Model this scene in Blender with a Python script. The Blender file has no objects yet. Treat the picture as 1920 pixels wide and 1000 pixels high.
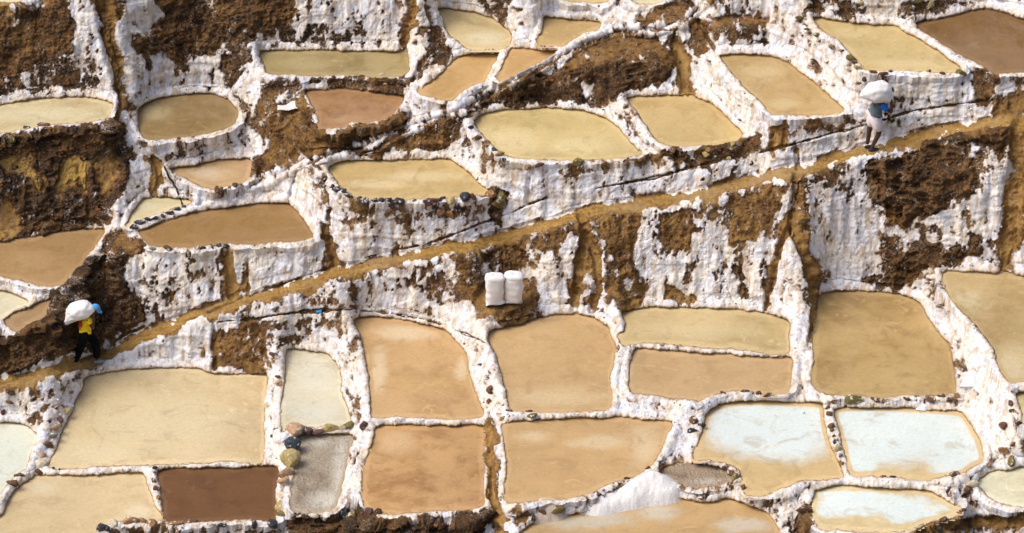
# Terraced salt ponds on a hillside, two salt carriers on the footpath.
import bpy, bmesh, math, random, time
import numpy as np
from mathutils import Vector, Matrix, noise as mnoise
T0 = time.time()
random.seed(7)
sc = bpy.context.scene
C = sc.collection
R = math.radians

# ------------------------------------------------------------------ camera, light, exposure
PITCH = R(33); cP, sP = math.cos(PITCH), math.sin(PITCH)
CAM_D = 130.0
cam = bpy.data.cameras.new('camera'); camo = bpy.data.objects.new('camera', cam); C.objects.link(camo)
camo.location = (0, -CAM_D * cP, CAM_D * sP); camo.rotation_euler = (R(90) - PITCH, 0, 0)
cam.sensor_width = 36; cam.lens = 36 * CAM_D * 82 / 1920
cam.clip_start = 5; cam.clip_end = 600
sc.camera = camo
SUN_EL, SUN_AZ = R(54), R(-82)      # azimuth measured from the camera's back, positive to the right
world = bpy.data.worlds.new('World'); sc.world = world; world.use_nodes = True
wn = world.node_tree; wn.nodes.clear()
sky = wn.nodes.new('ShaderNodeTexSky'); sky.sky_type = 'NISHITA'; sky.sun_disc = False
sky.sun_elevation = SUN_EL; sky.sun_rotation = R(180) - SUN_AZ
sky.dust_density = 8; sky.air_density = .8; sky.ozone_density = 1.0
bg = wn.nodes.new('ShaderNodeBackground'); bg.inputs['Strength'].default_value = 0.15
wo = wn.nodes.new('ShaderNodeOutputWorld')
wn.links.new(sky.outputs[0], bg.inputs[0]); wn.links.new(bg.outputs[0], wo.inputs[0])
sun = bpy.data.lights.new('sun', 'SUN'); suno = bpy.data.objects.new('sun', sun); C.objects.link(suno)
sun.energy = 1.05; sun.angle = R(32); sun.color = (1.0, 0.99, 0.97)
sd = Vector((math.sin(SUN_AZ) * math.cos(SUN_EL), -math.cos(SUN_AZ) * math.cos(SUN_EL), math.sin(SUN_EL)))
suno.rotation_euler = sd.to_track_quat('Z', 'Y').to_euler()
sc.view_settings.view_transform = 'Standard'; sc.view_settings.look = 'None'
sc.view_settings.exposure = 0.0; sc.view_settings.gamma = 1; sc.view_settings.use_curve_mapping = False
sc.render.engine = 'CYCLES'
sc.cycles.max_bounces = 5

# ------------------------------------------------------------------ survey of the hillside
# The hill is surveyed on its mean slope plane: x runs along the contour (m), t runs up the slope (m),
# heights z in m.  A point (x, t) at height z stands at world y = (t - z cos a) / sin a.
PONDS={
'a1':(2.056,(208, 186, 138),(186, 158, 108),0.35,(222, 208, 168),[(-11.115,3.52,1.46,0.17)],0,'long pale tan pond above the big dark brown bank with yellow rock, left edge',
  [(-12.615,3.649),(-11.888,3.752),(-11.224,3.882),(-10.55,3.947),(-9.927,3.934),(-9.486,3.869),(-9.261,3.739),(-9.324,3.52),(-9.433,3.391),(-9.979,3.314),(-10.592,3.288),(-11.194,3.186),(-11.793,3.071),(-12.508,2.919)]),
'a2':(1.513,(160, 130, 78),(146, 114, 64),0.4,(196, 176, 128),[(-8.371,3.612,0.39,0.2)],0,'round olive tan pond with a pale patch at its left end',
  [(-8.748,3.651),(-8.614,3.808),(-8.252,3.939),(-7.76,4.03),(-7.326,4.07),(-6.883,4.017),(-6.599,3.899),(-6.42,3.677),(-6.403,3.457),(-6.515,3.289),(-6.815,3.16),(-7.301,3.044),(-7.789,2.967),(-8.281,2.942),(-8.56,3.018),(-8.68,3.224)]),
'a3':(0.861,(196, 156, 104),(180, 140, 88),0.4,(220, 198, 168),[(-6.983,2.163,0.55,0.17)],0,'shallow pinkish tan pond just under the round olive pond',
  [(-7.918,2.252),(-7.554,2.328),(-7.068,2.443),(-6.576,2.494),(-6.08,2.507),(-6.083,2.201),(-6.166,1.973),(-6.408,1.91),(-6.889,1.772),(-7.078,1.822),(-7.334,1.935),(-7.657,2.1)]),
'a4':(0.475,(218, 198, 150),(205, 180, 128),0.3,(228, 216, 180),[(-8.372,1.379,0.3,0.12)],0,'small pale cream pond where the black hose ends',
  [(-8.516,1.58),(-8.148,1.605),(-7.59,1.58),(-7.397,1.492),(-7.514,1.417),(-7.873,1.304),(-8.289,1.154),(-8.56,1.042),(-8.756,0.918),(-8.855,0.931),(-8.781,1.167),(-8.647,1.417)]),
'a5':(0.429,(158, 118, 60),(150, 110, 54),0.3,(165, 126, 70),[],0,'brown pond behind the white wall, edged by a curved row of dark stones',
  [(-8.542,0.808),(-8.096,1.006),(-7.5,1.205),(-6.894,1.317),(-6.284,1.392),(-5.918,1.443),(-5.55,1.468),(-5.153,1.43),(-4.92,1.23),(-4.681,0.919),(-4.556,0.647),(-4.882,0.586),(-5.37,0.574),(-5.853,0.5),(-6.219,0.5),(-6.585,0.512),(-7.069,0.463),(-7.554,0.439),(-8.042,0.439),(-8.229,0.488),(-8.428,0.647)]),
'a6':(0.184,(172, 132, 78),(160, 120, 66),0.3,(182, 145, 92),[(-10.963,0.122,0.73,0.24)],0,'wide brown pond below the big dark bank with yellow rock',
  [(-12.488,0.551),(-11.757,0.576),(-11.156,0.662),(-10.558,0.786),(-9.952,0.848),(-9.363,0.86),(-9.441,0.674),(-9.56,0.428),(-9.698,0.244),(-9.831,0.024),(-10.018,-0.146),(-10.173,-0.363),(-10.404,-0.46),(-10.647,-0.448),(-11.024,-0.339),(-11.397,-0.267),(-11.647,-0.218),(-12.398,-0.061)]),
'a7':(-0.075,(218, 206, 172),(205, 190, 150),0.3,(228, 220, 195),[],0,'small cream pond at the left edge under the wide brown pond',
  [(-12.363,-0.606),(-11.644,-0.546),(-11.267,-0.642),(-10.946,-0.786),(-11.051,-0.906),(-11.333,-1.049),(-11.496,-1.18),(-12.205,-1.675)]),
'a8':(-0.083,(172, 134, 84),(160, 122, 72),0.3,(190, 155, 105),[],0,'small brown triangular pond beside the crumbling dark outcrop',
  [(-10.434,-0.726),(-10.525,-0.966),(-10.543,-1.109),(-10.712,-1.204),(-10.937,-1.322),(-11.158,-1.464),(-11.289,-1.381),(-11.455,-1.227),(-11.269,-1.085),(-10.987,-0.942),(-10.761,-0.822)]),
'a9':(2.407,(172, 148, 92),(150, 124, 70),0.45,(190, 168, 112),[(-4.986,4.737,0.73,0.17)],0,'straight-sided olive tan pond below the tall white and brown cliff',
  [(-5.917,5.041),(-5.506,5.068),(-5.006,5.081),(-4.254,5.068),(-3.503,5.054),(-2.752,5.028),(-2.476,5.028),(-2.42,4.803),(-2.389,4.579),(-2.608,4.434),(-3.229,4.408),(-3.48,4.474),(-3.975,4.447),(-4.472,4.434),(-5.218,4.461),(-5.718,4.5),(-5.792,4.671)]),
'b1':(2.189,(170, 122, 70),(140, 96, 54),0.45,(190, 150, 100),[(-3.815,3.384,0.49,0.12)],0,'reddish brown pond with the dirt track running round its left side',
  [(-4.803,4.108),(-4.47,4.134),(-3.974,4.16),(-3.787,4.134),(-3.35,4.082),(-2.852,4.03),(-2.515,3.952),(-2.594,3.706),(-2.714,3.577),(-3.015,3.384),(-3.32,3.32),(-3.69,3.346),(-3.929,3.193),(-4.455,3.154),(-4.469,3.423),(-4.567,3.642),(-4.703,3.861)]),
'b2':(2.764,(204, 178, 122),(186, 156, 98),0.4,(226, 212, 176),[(-0.687,5.346,0.55,0.2)],0,'cream and tan leaf-shaped pond near the top, left of the small square ponds',
  [(-1.726,6.085),(-1.385,6.058),(-0.944,6.004),(-0.503,5.882),(-0.251,5.707),(-0.063,5.533),(0,5.346),(-0.062,5.174),(-0.187,5.081),(-0.56,5.041),(-0.996,5.068),(-1.184,5.174),(-1.437,5.4),(-1.567,5.64),(-1.633,5.842)]),
'b3':(2.601,(200, 154, 84),(192, 146, 76),0.3,(208, 166, 98),[],0,'diagonal orange tan pond left of the upper ridge path',
  [(-1.146,4.947),(-0.81,4.974),(-0.499,4.987),(-0.312,4.974),(-0.398,4.789),(-0.521,4.526),(-0.618,4.291),(-0.865,4.2),(-1.11,4.071),(-1.378,3.825),(-1.722,3.851),(-2.157,4.006),(-1.977,4.2),(-1.673,4.461),(-1.429,4.723)]),
'b4':(2.792,(196, 150, 80),(188, 142, 74),0.3,(206, 164, 96),[],0,'narrow orange tan pond touching the upper ridge path, beside the diagonal one',
  [(0,5.079),(0.311,5.079),(0.622,5.052),(1.057,5.026),(0.745,4.815),(0.371,4.605),(0,4.396),(-0.308,4.279),(-0.272,4.448),(-0.211,4.71),(-0.124,4.907)]),
'b5':(2.981,(196, 160, 96),(186, 150, 84),0.3,(208, 176, 116),[],0,'small tan pond under the short white retaining wall at the top',
  [(0.789,5.863),(1.252,5.81),(1.752,5.783),(2.089,5.743),(2.022,5.555),(1.746,5.462),(1.431,5.289),(1.18,5.131),(0.87,5.131),(0.621,5.157),(0.686,5.489),(0.75,5.689)]),
'b6':(3.324,(204, 172, 110),(190, 158, 98),0.3,(214, 186, 130),[],0,'tan pond cut by the top edge above the short white retaining wall',
  [(1.195,6.603),(2.264,6.603),(2.253,6.196),(1.752,6.196),(1.253,6.25)]),
'b7':(3.452,(206, 190, 150),(190, 170, 124),0.3,(216, 204, 170),[],0,'pale pond cut by the top edge left of the bare earth terrace',
  [(2.76,6.549),(3.638,6.549),(3.499,6.198),(2.997,6.144),(2.812,6.225)]),
'b8':(2.157,(208, 180, 112),(190, 160, 92),0.35,(226, 204, 146),[(0,2.914,0.73,0.3),(1.589,2.75,0.73,0.22)],0,'large yellowish oval pond right below the dark earth bank',
  [(-0.886,3.348),(-0.74,3.514),(-0.37,3.605),(0.123,3.643),(0.741,3.669),(1.235,3.656),(1.728,3.579),(2.095,3.45),(2.336,3.271),(2.515,3.092),(2.752,2.813),(2.963,2.548),(2.558,2.485),(1.827,2.448),(1.096,2.423),(0.487,2.448),(0,2.485),(-0.305,2.649),(-0.551,2.914),(-0.798,3.156)]),
'b9':(2.377,(204, 170, 100),(190, 154, 86),0.35,(212, 182, 116),[],0,'yellow tan pond fed by the wide ochre spill below the ridge path junction',
  [(2.618,3.902),(2.965,3.941),(3.46,3.967),(3.831,3.967),(4.261,3.902),(4.564,3.799),(4.799,3.593),(5.028,3.311),(5.293,3.031),(5.063,2.867),(4.693,2.791),(4.143,2.766),(3.655,2.753),(3.414,2.829),(3.18,3.082),(3.006,3.337),(2.831,3.632)]),
'c1':(3.091,(190, 154, 92),(178, 140, 78),0.35,(210, 182, 126),[(5.725,4.494,0.55,0.24),(6.222,3.721,0.49,0.17)],0,'diagonal tan pond left of the man in the white shorts',
  [(4.824,4.886),(5.197,4.925),(5.813,4.886),(6.12,4.846),(6.394,4.715),(6.648,4.494),(6.993,4.196),(7.331,3.849),(7.587,3.568),(7.3,3.492),(6.689,3.454),(6.202,3.441),(5.902,3.505),(5.677,3.785),(5.331,4.106),(5.106,4.429),(4.911,4.689)]),
'c2':(4.055,(204, 174, 108),(190, 158, 92),0.35,(222, 196, 138),[(9.002,4.622,1.1,0.12),(7.857,5.402,0.49,0.15)],0,'tan pond on the white terrace just above the man in the white shorts',
  [(6.93,5.771),(7.392,5.704),(8,5.612),(8.487,5.56),(8.89,5.533),(9.082,5.376),(9.427,5.167),(9.764,4.907),(10.043,4.687),(10.239,4.494),(10.133,4.417),(9.467,4.43),(8.742,4.468),(8.134,4.455),(7.965,4.597),(7.75,4.907),(7.472,5.206),(7.182,5.402)]),
'c3':(4.135,(132, 94, 46),(118, 82, 38),0.35,(142, 104, 56),[],0,'dark brown pond in the top right corner',
  [(9.304,5.592),(9.722,5.698),(10.228,5.817),(10.861,5.949),(11.23,5.936),(11.816,5.711),(12.527,5.527),(12.355,4.361),(11.634,4.399),(11.147,4.386),(10.974,4.361),(10.8,4.514),(10.462,4.72),(10.118,4.901),(9.838,5.108),(9.557,5.33)]),
'c4':(1.495,(206, 172, 104),(190, 154, 86),0.3,(228, 204, 152),[(-1.958,2.08,1.1,0.12),(-3.175,1.893,0.61,0.11)],0,'tan pond whose front rim is set with a row of dark slate stones',
  [(-4.209,2.307),(-3.932,2.421),(-3.442,2.459),(-2.704,2.446),(-2.213,2.471),(-1.599,2.484),(-1.414,2.459),(-1.103,2.231),(-0.794,1.955),(-0.524,1.706),(-0.67,1.644),(-1.095,1.582),(-1.703,1.557),(-2.431,1.52),(-3.161,1.532),(-3.588,1.557),(-3.841,1.768),(-4.034,1.98),(-4.189,2.143)]),
'c5':(-1.792,(216, 190, 140),(200, 164, 112),0.3,(224, 204, 160),[(-7.921,-3.48,1.59,0.61),(-9.284,-4.166,1.1,0.3)],0,'largest cream pond, just below the man in the yellow shirt',
  [(-9.711,-2.525),(-9.24,-2.395),(-8.758,-2.348),(-8.032,-2.312),(-7.18,-2.312),(-6.806,-2.419),(-6.196,-2.454),(-5.589,-2.454),(-5.571,-2.9),(-5.573,-3.595),(-5.556,-4.369),(-6.175,-4.347),(-6.885,-4.38),(-7.832,-4.414),(-8.661,-4.425),(-9.486,-4.47),(-10.291,-4.482),(-10.183,-4.109),(-10.06,-3.653),(-9.882,-3.133),(-9.749,-2.725)]),
'c6':(-1.765,(214, 214, 196),(202, 200, 178),0.2,(222, 226, 214),[(-11.287,-4.277,0.73,0.73)],0,'milky white pond at the left edge beside the stone-studded divider',
  [(-12.228,-3.537),(-11.512,-3.514),(-11.029,-3.537),(-10.798,-3.651),(-10.612,-3.8),(-10.691,-4.108),(-10.773,-4.39),(-10.806,-4.503),(-11.056,-4.671),(-11.203,-4.894),(-11.297,-5.06),(-11.89,-5.829)]),
'c7':(-1.857,(212, 184, 134),(200, 168, 114),0.3,(224, 208, 172),[(-10.39,-4.9,0.37,0.17),(-8.215,-5.398,0.37,0.17)],0,'tan pond left of the dark chocolate brown pond at the bottom',
  [(-10.54,-4.654),(-9.951,-4.632),(-9.241,-4.621),(-8.534,-4.587),(-8.202,-4.587),(-8.023,-4.956),(-7.873,-5.288),(-7.671,-5.563),(-8.312,-5.596),(-8.721,-5.596),(-9,-5.727),(-9.098,-5.89),(-9.055,-6.269),(-11.842,-6.269),(-11.93,-5.672),(-11.251,-5.508),(-11.12,-5.178),(-10.973,-4.956),(-10.762,-4.766)]),
'c8':(-1.836,(120, 78, 34),(108, 70, 30),0.3,(126, 84, 40),[],0,'dark chocolate brown pond at the bottom, bounded by stone boulders',
  [(-7.86,-4.541),(-7.355,-4.484),(-6.644,-4.484),(-6.052,-4.462),(-5.221,-4.462),(-5.214,-4.954),(-5.198,-5.561),(-5.737,-5.561),(-6.321,-5.583),(-7.137,-5.616),(-7.584,-5.594),(-7.695,-5.286),(-7.79,-4.899)]),
'c9':(-1.498,(214, 204, 176),(202, 176, 126),0.3,(224, 220, 204),[(-4.478,-2.421,0.49,0.49),(-4.435,-3.236,0.61,0.24)],0,'narrow milky pond between two thick white walls',
  [(-5.152,-1.9),(-4.872,-1.888),(-4.504,-1.947),(-4.259,-1.971),(-4.007,-2.161),(-3.873,-2.421),(-3.854,-2.83),(-3.721,-3.121),(-3.624,-3.409),(-3.655,-3.524),(-4.059,-3.558),(-4.414,-3.615),(-4.656,-3.558),(-4.957,-3.524),(-5.149,-3.695),(-5.161,-3.121),(-5.144,-2.421)]),
'd1':(-1.571,(182, 164, 142),(134, 112, 92),0.6,(226, 222, 216),[(-3.781,-4.49,0.2,0.85),(-4.044,-5.157,0.41,0.22),(-4.283,-3.927,0.37,0.1)],1,'drained muddy basin walled by a row of coloured boulders',
  [(-4.815,-3.79),(-4.293,-3.744),(-3.817,-3.722),(-3.552,-3.79),(-3.619,-4.153),(-3.712,-4.714),(-3.863,-5.267),(-3.999,-5.355),(-4.674,-5.41),(-4.831,-5.322),(-4.832,-4.714)]),
'd2':(-1.063,(204, 160, 100),(188, 142, 82),0.35,(230, 206, 170),[(-3.008,-2.406,0.2,0.55),(-2.432,-1.52,0.73,0.2),(-1.084,-2.289,0.2,0.24)],0,'orange tan pond under the curved kerb, right of the narrow milky pond',
  [(-3.636,-1.22),(-3.419,-1.148),(-2.931,-1.16),(-2.44,-1.22),(-1.95,-1.34),(-1.46,-1.484),(-1.188,-1.758),(-1.028,-1.995),(-0.963,-2.348),(-0.839,-2.755),(-0.68,-3.159),(-0.654,-3.331),(-0.951,-3.388),(-1.426,-3.4),(-2.26,-3.354),(-3.092,-3.365),(-3.162,-3.102),(-3.22,-2.523),(-3.325,-1.995),(-3.463,-1.58)]),
'd3':(-1.158,(200, 152, 88),(168, 116, 58),0.42,(220, 182, 130),[(-2.603,-3.904,0.43,0.24)],0,'mottled rusty orange pond left of the ochre drain',
  [(-3.029,-3.564),(-2.615,-3.53),(-1.902,-3.53),(-1.188,-3.553),(-0.677,-3.564),(-0.649,-4.129),(-0.621,-4.687),(-0.629,-5.182),(-0.93,-5.292),(-1.395,-5.314),(-1.86,-5.346),(-2.556,-5.39),(-3.137,-5.368),(-3.244,-5.018),(-3.262,-4.576),(-3.185,-4.129),(-3.08,-3.791)]),
'd4':(-0.668,(202, 162, 104),(190, 150, 92),0.3,(222, 194, 146),[(0.951,-2.913,1.1,0.22)],0,'tan pond right below the earth ledge with the two sacks',
  [(-0.508,-1.476),(-0.242,-1.393),(0.242,-1.309),(0.607,-1.142),(1.215,-1.094),(1.58,-1.094),(1.942,-1.213),(2.156,-1.357),(2.294,-1.63),(2.349,-1.831),(2.28,-2.16),(2.207,-2.625),(2.193,-3.142),(1.777,-3.222),(1.184,-3.233),(0.474,-3.233),(-0.024,-3.199),(-0.119,-2.855),(-0.263,-2.393),(-0.421,-1.866),(-0.543,-1.689)]),
'd5':(-0.534,(204, 176, 120),(188, 158, 100),0.35,(214, 190, 140),[(4.106,-1.449,1.22,0.17)],0,'wide shallow tan pond against the streaked white cliff',
  [(2.488,-1.032),(2.916,-0.936),(3.646,-0.936),(4.495,-0.96),(5.342,-1.008),(5.705,-1.032),(6.121,-1.151),(6.294,-1.271),(6.263,-1.686),(6.219,-1.945),(5.762,-1.957),(5.287,-1.875),(4.448,-1.839),(3.61,-1.757),(2.889,-1.733),(2.526,-1.78),(2.433,-1.686),(2.412,-1.568),(2.56,-1.449),(2.568,-1.211)]),
'd6':(-0.571,(198, 160, 106),(190, 150, 96),0.3,(206, 172, 120),[],0,'oblong tan pond closed by the thin white crusted divider',
  [(2.766,-1.852),(3.486,-1.899),(4.445,-1.946),(5.282,-2.005),(5.879,-2.04),(6.286,-2.063),(6.237,-2.39),(6.159,-2.794),(5.702,-2.875),(5.35,-2.794),(4.936,-2.771),(4.515,-2.852),(4.153,-2.966),(3.679,-2.943),(3.207,-2.875),(2.852,-2.829),(2.64,-2.794),(2.629,-2.39),(2.676,-2.04)]),
'd7':(-0.488,(184, 150, 88),(160, 124, 66),0.42,(200, 168, 104),[(8.819,-2.503,0.98,0.37)],0,'big squarish olive tan pond below the right-hand white cliff',
  [(6.981,-0.67),(7.32,-0.549),(8.051,-0.561),(8.778,-0.61),(9.133,-0.706),(9.336,-0.851),(9.448,-1.151),(9.649,-1.508),(9.809,-1.685),(9.894,-1.979),(9.906,-2.387),(9.826,-2.848),(9.257,-2.848),(8.541,-2.883),(8.064,-2.906),(7.237,-2.871),(6.829,-2.791),(6.705,-2.56),(6.762,-2.154),(6.86,-1.685),(6.936,-1.21)]),
'd8':(0.414,(190, 160, 104),(176, 142, 86),0.35,(214, 196, 152),[(10.217,-0.721,0.37,0.3),(11.108,-2.127,0.49,0.37)],0,'tan pond at the right edge, right of the diagonal white wall',
  [(9.779,-0.145),(10.171,-0.109),(10.893,-0.145),(11.609,-0.218),(12.327,-0.266),(11.989,-2.562),(11.284,-2.562),(10.954,-2.562),(10.892,-2.414),(10.773,-2.242),(10.724,-1.896),(10.532,-1.547),(10.278,-1.195),(10.015,-0.9),(9.817,-0.542)]),
'd9':(0.238,(206, 184, 126),(196, 170, 110),0.3,(214, 196, 146),[],0,'sliver of yellowish pond at the right edge below the white slope',
  [(11.08,-2.797),(11.344,-2.762),(11.99,-2.762),(11.882,-3.495),(11.242,-3.495),(11.172,-3.158)]),
'e1':(-0.776,(202, 160, 100),(190, 148, 88),0.3,(224, 198, 156),[(2.001,-3.883,0.73,0.17),(2.938,-3.996,0.37,0.49),(0.471,-3.771,0.43,0.12)],0,'wide orange tan pond behind the white salt heap',
  [(-0.177,-3.545),(0,-3.432),(0.592,-3.397),(1.421,-3.352),(2.25,-3.352),(2.841,-3.397),(3.549,-3.454),(3.417,-3.771),(3.251,-4.107),(3.101,-4.33),(2.944,-4.463),(2.742,-4.585),(2.448,-4.662),(1.978,-4.805),(1.626,-4.969),(1.16,-5.046),(0.58,-5.079),(0.29,-5.133),(-0.058,-5.122),(-0.174,-4.991),(-0.117,-4.441),(-0.177,-3.883)]),
'e2':(-0.756,(208, 174, 114),(196, 162, 100),0.25,(214, 228, 228),[(5.73,-3.544,1.44,0.71)],0,'pond half white with salt and half tan, left of the stony divider',
  [(4.327,-3.26),(4.574,-3.089),(4.993,-3.02),(5.589,-2.997),(6.3,-3.031),(6.893,-3.054),(6.932,-3.431),(6.986,-3.77),(7.098,-4.106),(7.221,-4.44),(7.229,-4.606),(6.642,-4.661),(6.29,-4.683),(5.991,-4.793),(5.752,-4.881),(5.454,-4.99),(5.073,-4.968),(5.034,-4.661),(4.966,-4.44),(4.681,-4.307),(4.333,-4.262),(4.018,-4.24),(4.118,-3.882),(4.229,-3.544)]),
'e3':(-0.661,(212, 180, 122),(200, 166, 106),0.25,(214, 228, 228),[(8.606,-3.596,1.71,0.76),(9.725,-4.101,0.73,0.55),(7.605,-4.212,0.49,0.32)],0,'icy white pond with a tan patch at its front, right of the stony divider',
  [(7.146,-3.176),(7.589,-3.119),(8.536,-3.142),(9.125,-3.176),(9.715,-3.199),(9.98,-3.256),(10.153,-3.483),(10.287,-3.821),(10.339,-4.157),(10.285,-4.301),(10.103,-4.357),(9.788,-4.545),(9.432,-4.6),(9.077,-4.655),(8.613,-4.633),(8.037,-4.578),(7.513,-4.578),(7.399,-4.545),(7.323,-4.101),(7.215,-3.596)]),
'e4':(-0.817,(216, 190, 136),(206, 178, 122),0.25,(214, 228, 228),[(7.653,-5.125,1.1,0.27),(8.565,-5.267,0.73,0.24)],0,'small icy white pond with a tan front at the lower right',
  [(6.631,-4.863),(6.986,-4.797),(7.684,-4.797),(8.379,-4.83),(9.072,-4.885),(9.347,-5.016),(9.558,-5.191),(9.714,-5.343),(9.354,-5.451),(8.94,-5.537),(8.516,-5.731),(7.825,-5.731),(7.138,-5.699),(6.679,-5.677),(6.527,-5.429),(6.518,-5.103)]),
'e5':(-0.82,(220, 212, 180),(210, 200, 160),0.25,(226, 224, 206),[],0,'pale cream pond at the right edge below the white slope',
  [(10.139,-4.72),(10.394,-4.555),(10.756,-4.466),(11.234,-4.388),(11.953,-4.277),(11.799,-5.321),(11.12,-5.213),(10.664,-5.158),(10.337,-4.994)]),
'e6':(-1.091,(196, 156, 96),(186, 146, 88),0.3,(206, 200, 188),[(1.622,-5.504,1.22,0.24),(3.134,-5.363,0.49,0.17),(5.092,-5.613,0.61,0.15)],0,'grey and tan pond at the bottom edge in front of the salt heap',
  [(0.289,-5.667),(0.579,-5.504),(1.16,-5.396),(1.742,-5.32),(2.325,-5.232),(2.91,-5.156),(3.378,-5.09),(3.728,-5.068),(4.075,-5.123),(4.306,-5.156),(4.719,-5.068),(5.119,-5.178),(5.572,-5.363),(5.728,-5.613),(5.801,-6.203),(0,-6.203),(0.173,-5.774)]),
'e7':(-0.879,(172, 146, 118),(132, 104, 80),0.5,(214, 206, 196),[(4.316,-4.724,0.49,0.1)],1,'small dried mud basin beside the white salt heap',
  [(3.253,-4.47),(3.538,-4.37),(3.985,-4.325),(4.452,-4.37),(4.795,-4.514),(4.809,-4.669),(4.545,-4.79),(4.076,-4.845),(3.731,-4.757),(3.386,-4.636)]),
'e8':(3.909,(214, 202, 160),(200, 180, 130),0.3,(220, 210, 176),[],0,'pale pond sliver in the top left corner',
  [(-12.711,6.505),(-11.215,6.505),(-11.276,6.209),(-11.913,6.143),(-12.65,6.089)]),
}
FLATS={'plateau1':(3.016,[(1.742,5.327),(2.74,5.406),(3.422,5.327),(3.686,5.088),(3.591,4.891),(2.845,4.799),(2.1,4.694),(1.482,4.668),(1.262,4.799)]),
'plateau2':(3.369,[(2.994,5.964),(3.626,6.152),(4.252,6.179),(4.372,6.071),(4.045,5.75),(3.483,5.696),(2.862,5.723)]),
'plateau3':(3.58,[(4.652,5.732),(5.219,5.865),(5.957,5.758),(5.89,5.506),(5.195,5.467),(4.766,5.546)]),
'sackledge':(-0.262,[(-0.767,-0.426),(-0.366,-0.244),(0.305,-0.268),(0.486,-0.583),(0.363,-0.872),(-0.06,-1.028),(-0.544,-1.028),(-0.825,-0.788)]),
'leftplat':(0.346,[(-8.917,0.784),(-8.545,0.735),(-8.367,0.55),(-8.656,0.39),(-9.08,0.366),(-9.218,0.513)])}
BANDS={'path':(0.256,[(-12.449,-2.789),(-11.516,-2.615),(-10.793,-2.47),(-10.021,-2.294),(-9.373,-2.094),(-8.775,-1.779),(-7.677,-1.304),(-6.576,-0.913),(-5.599,-0.645),(-4.631,-0.366),(-3.777,-0.122),(-2.925,0.097),(-1.947,0.304),(-1.095,0.438),(0,0.732),(0.731,0.925),(1.582,1.192),(2.433,1.363),(3.408,1.485),(4.498,1.678),(5.836,2.043),(6.559,2.21),(7.294,2.395),(8.272,2.713),(8.993,2.892),(9.708,3.058),(10.66,3.21),(11.613,3.339),(12.602,3.49)]),
'ridge':(0.183,[(-6.047,1.826),(-5.184,2.222),(-4.801,2.437),(-4.174,2.578),(-3.443,2.742),(-2.952,2.977),(-2.466,3.193),(-1.722,3.407),(-0.741,3.864),(0,4.296),(0.868,4.748),(1.74,5.221),(2.369,5.46),(3.48,5.569),(3.916,5.656),(4.237,5.92),(4.536,6.189),(4.787,6.589)])}
GULLIES=[(0.317,0.16,[(-9.553,6.575),(-9.477,5.83),(-9.365,5.209),(-9.157,4.591),(-9.055,4.156)]),
(0.122,0.08,[(-9.078,4.093),(-9.133,3.651),(-9.149,3.4),(-8.787,3.057),(-8.525,2.842),(-8.277,2.471),(-8.153,2.1),(-8.274,1.667)]),
(0.195,0.14,[(-2.297,6.617),(-2.347,5.991),(-2.449,5.497),(-2.539,5.065)]),
(0.11,0.1,[(-2.06,6.368),(-1.998,5.993),(-1.873,5.619)]),
(0.11,0.1,[(-2.049,4.818),(-2.195,4.526),(-2.328,4.148)]),
(0.183,0.1,[(-6.533,0.305),(-6.437,-0.122),(-6.389,-0.671)]),
(0.085,0.06,[(-6.058,0.146),(-6.011,-0.549)]),
(0.195,0.16,[(-4.254,0.856),(-4.152,0.427),(-4.052,0.098)]),
(0.061,0.1,[(-4.607,2.457),(-4.282,2.08),(-4.154,1.344),(-4.128,0.611)]),
(0.061,0.1,[(-4.975,2.217),(-5.053,1.849),(-5.152,1.43)]),
(0.293,0.14,[(3.798,5.275),(3.943,4.835),(4.048,4.333),(4.054,3.98)]),
(0.073,0.12,[(4.338,5.755),(4.49,5.457),(4.643,5.138),(4.776,4.949)]),
(0.122,0.1,[(0.39,2.009),(0.366,1.463)]),
(0.098,0.08,[(3.75,2.617),(3.775,2.216)]),
(0.146,0.08,[(5.984,3.102),(5.937,2.555)]),
(0.098,0.06,[(6.223,3.099),(6.212,2.674)]),
(0.195,0.12,[(1.605,1.118),(1.676,0.729),(1.519,0),(1.435,-0.973)]),
(0.171,0.12,[(1.7,0.729),(1.943,0.121),(1.966,-0.364),(1.822,-0.996)]),
(0.171,0.14,[(6.466,2.062),(6.426,1.455),(6.362,0.909),(6.603,0.242),(6.789,-0.485),(6.84,-1.208),(6.756,-1.803)]),
(0.122,0.12,[(6.301,0.848),(6.061,0.364),(5.92,-0.364),(5.767,-0.971)]),
(0.341,0.18,[(11.539,3.202),(11.418,2.175),(11.308,0.968),(11.231,-0.121)]),
(0.171,0.1,[(-0.534,-3.501),(-0.542,-4.127),(-0.469,-4.686),(-0.443,-5.076),(-0.232,-5.459),(-0.174,-6.141)]),
(0.098,0.08,[(6.493,2.639),(6.513,2.248)]),
(0.098,0.08,[(-6.812,-1.277),(-6.787,-2.311)]),
(0.085,0.06,[(7.053,-3.082),(7.064,-3.105)]),
(0.22,0.1,[(8.511,-5.866),(9.111,-5.674),(9.994,-5.555),(11.115,-5.5),(12.082,-5.518)])]
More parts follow.
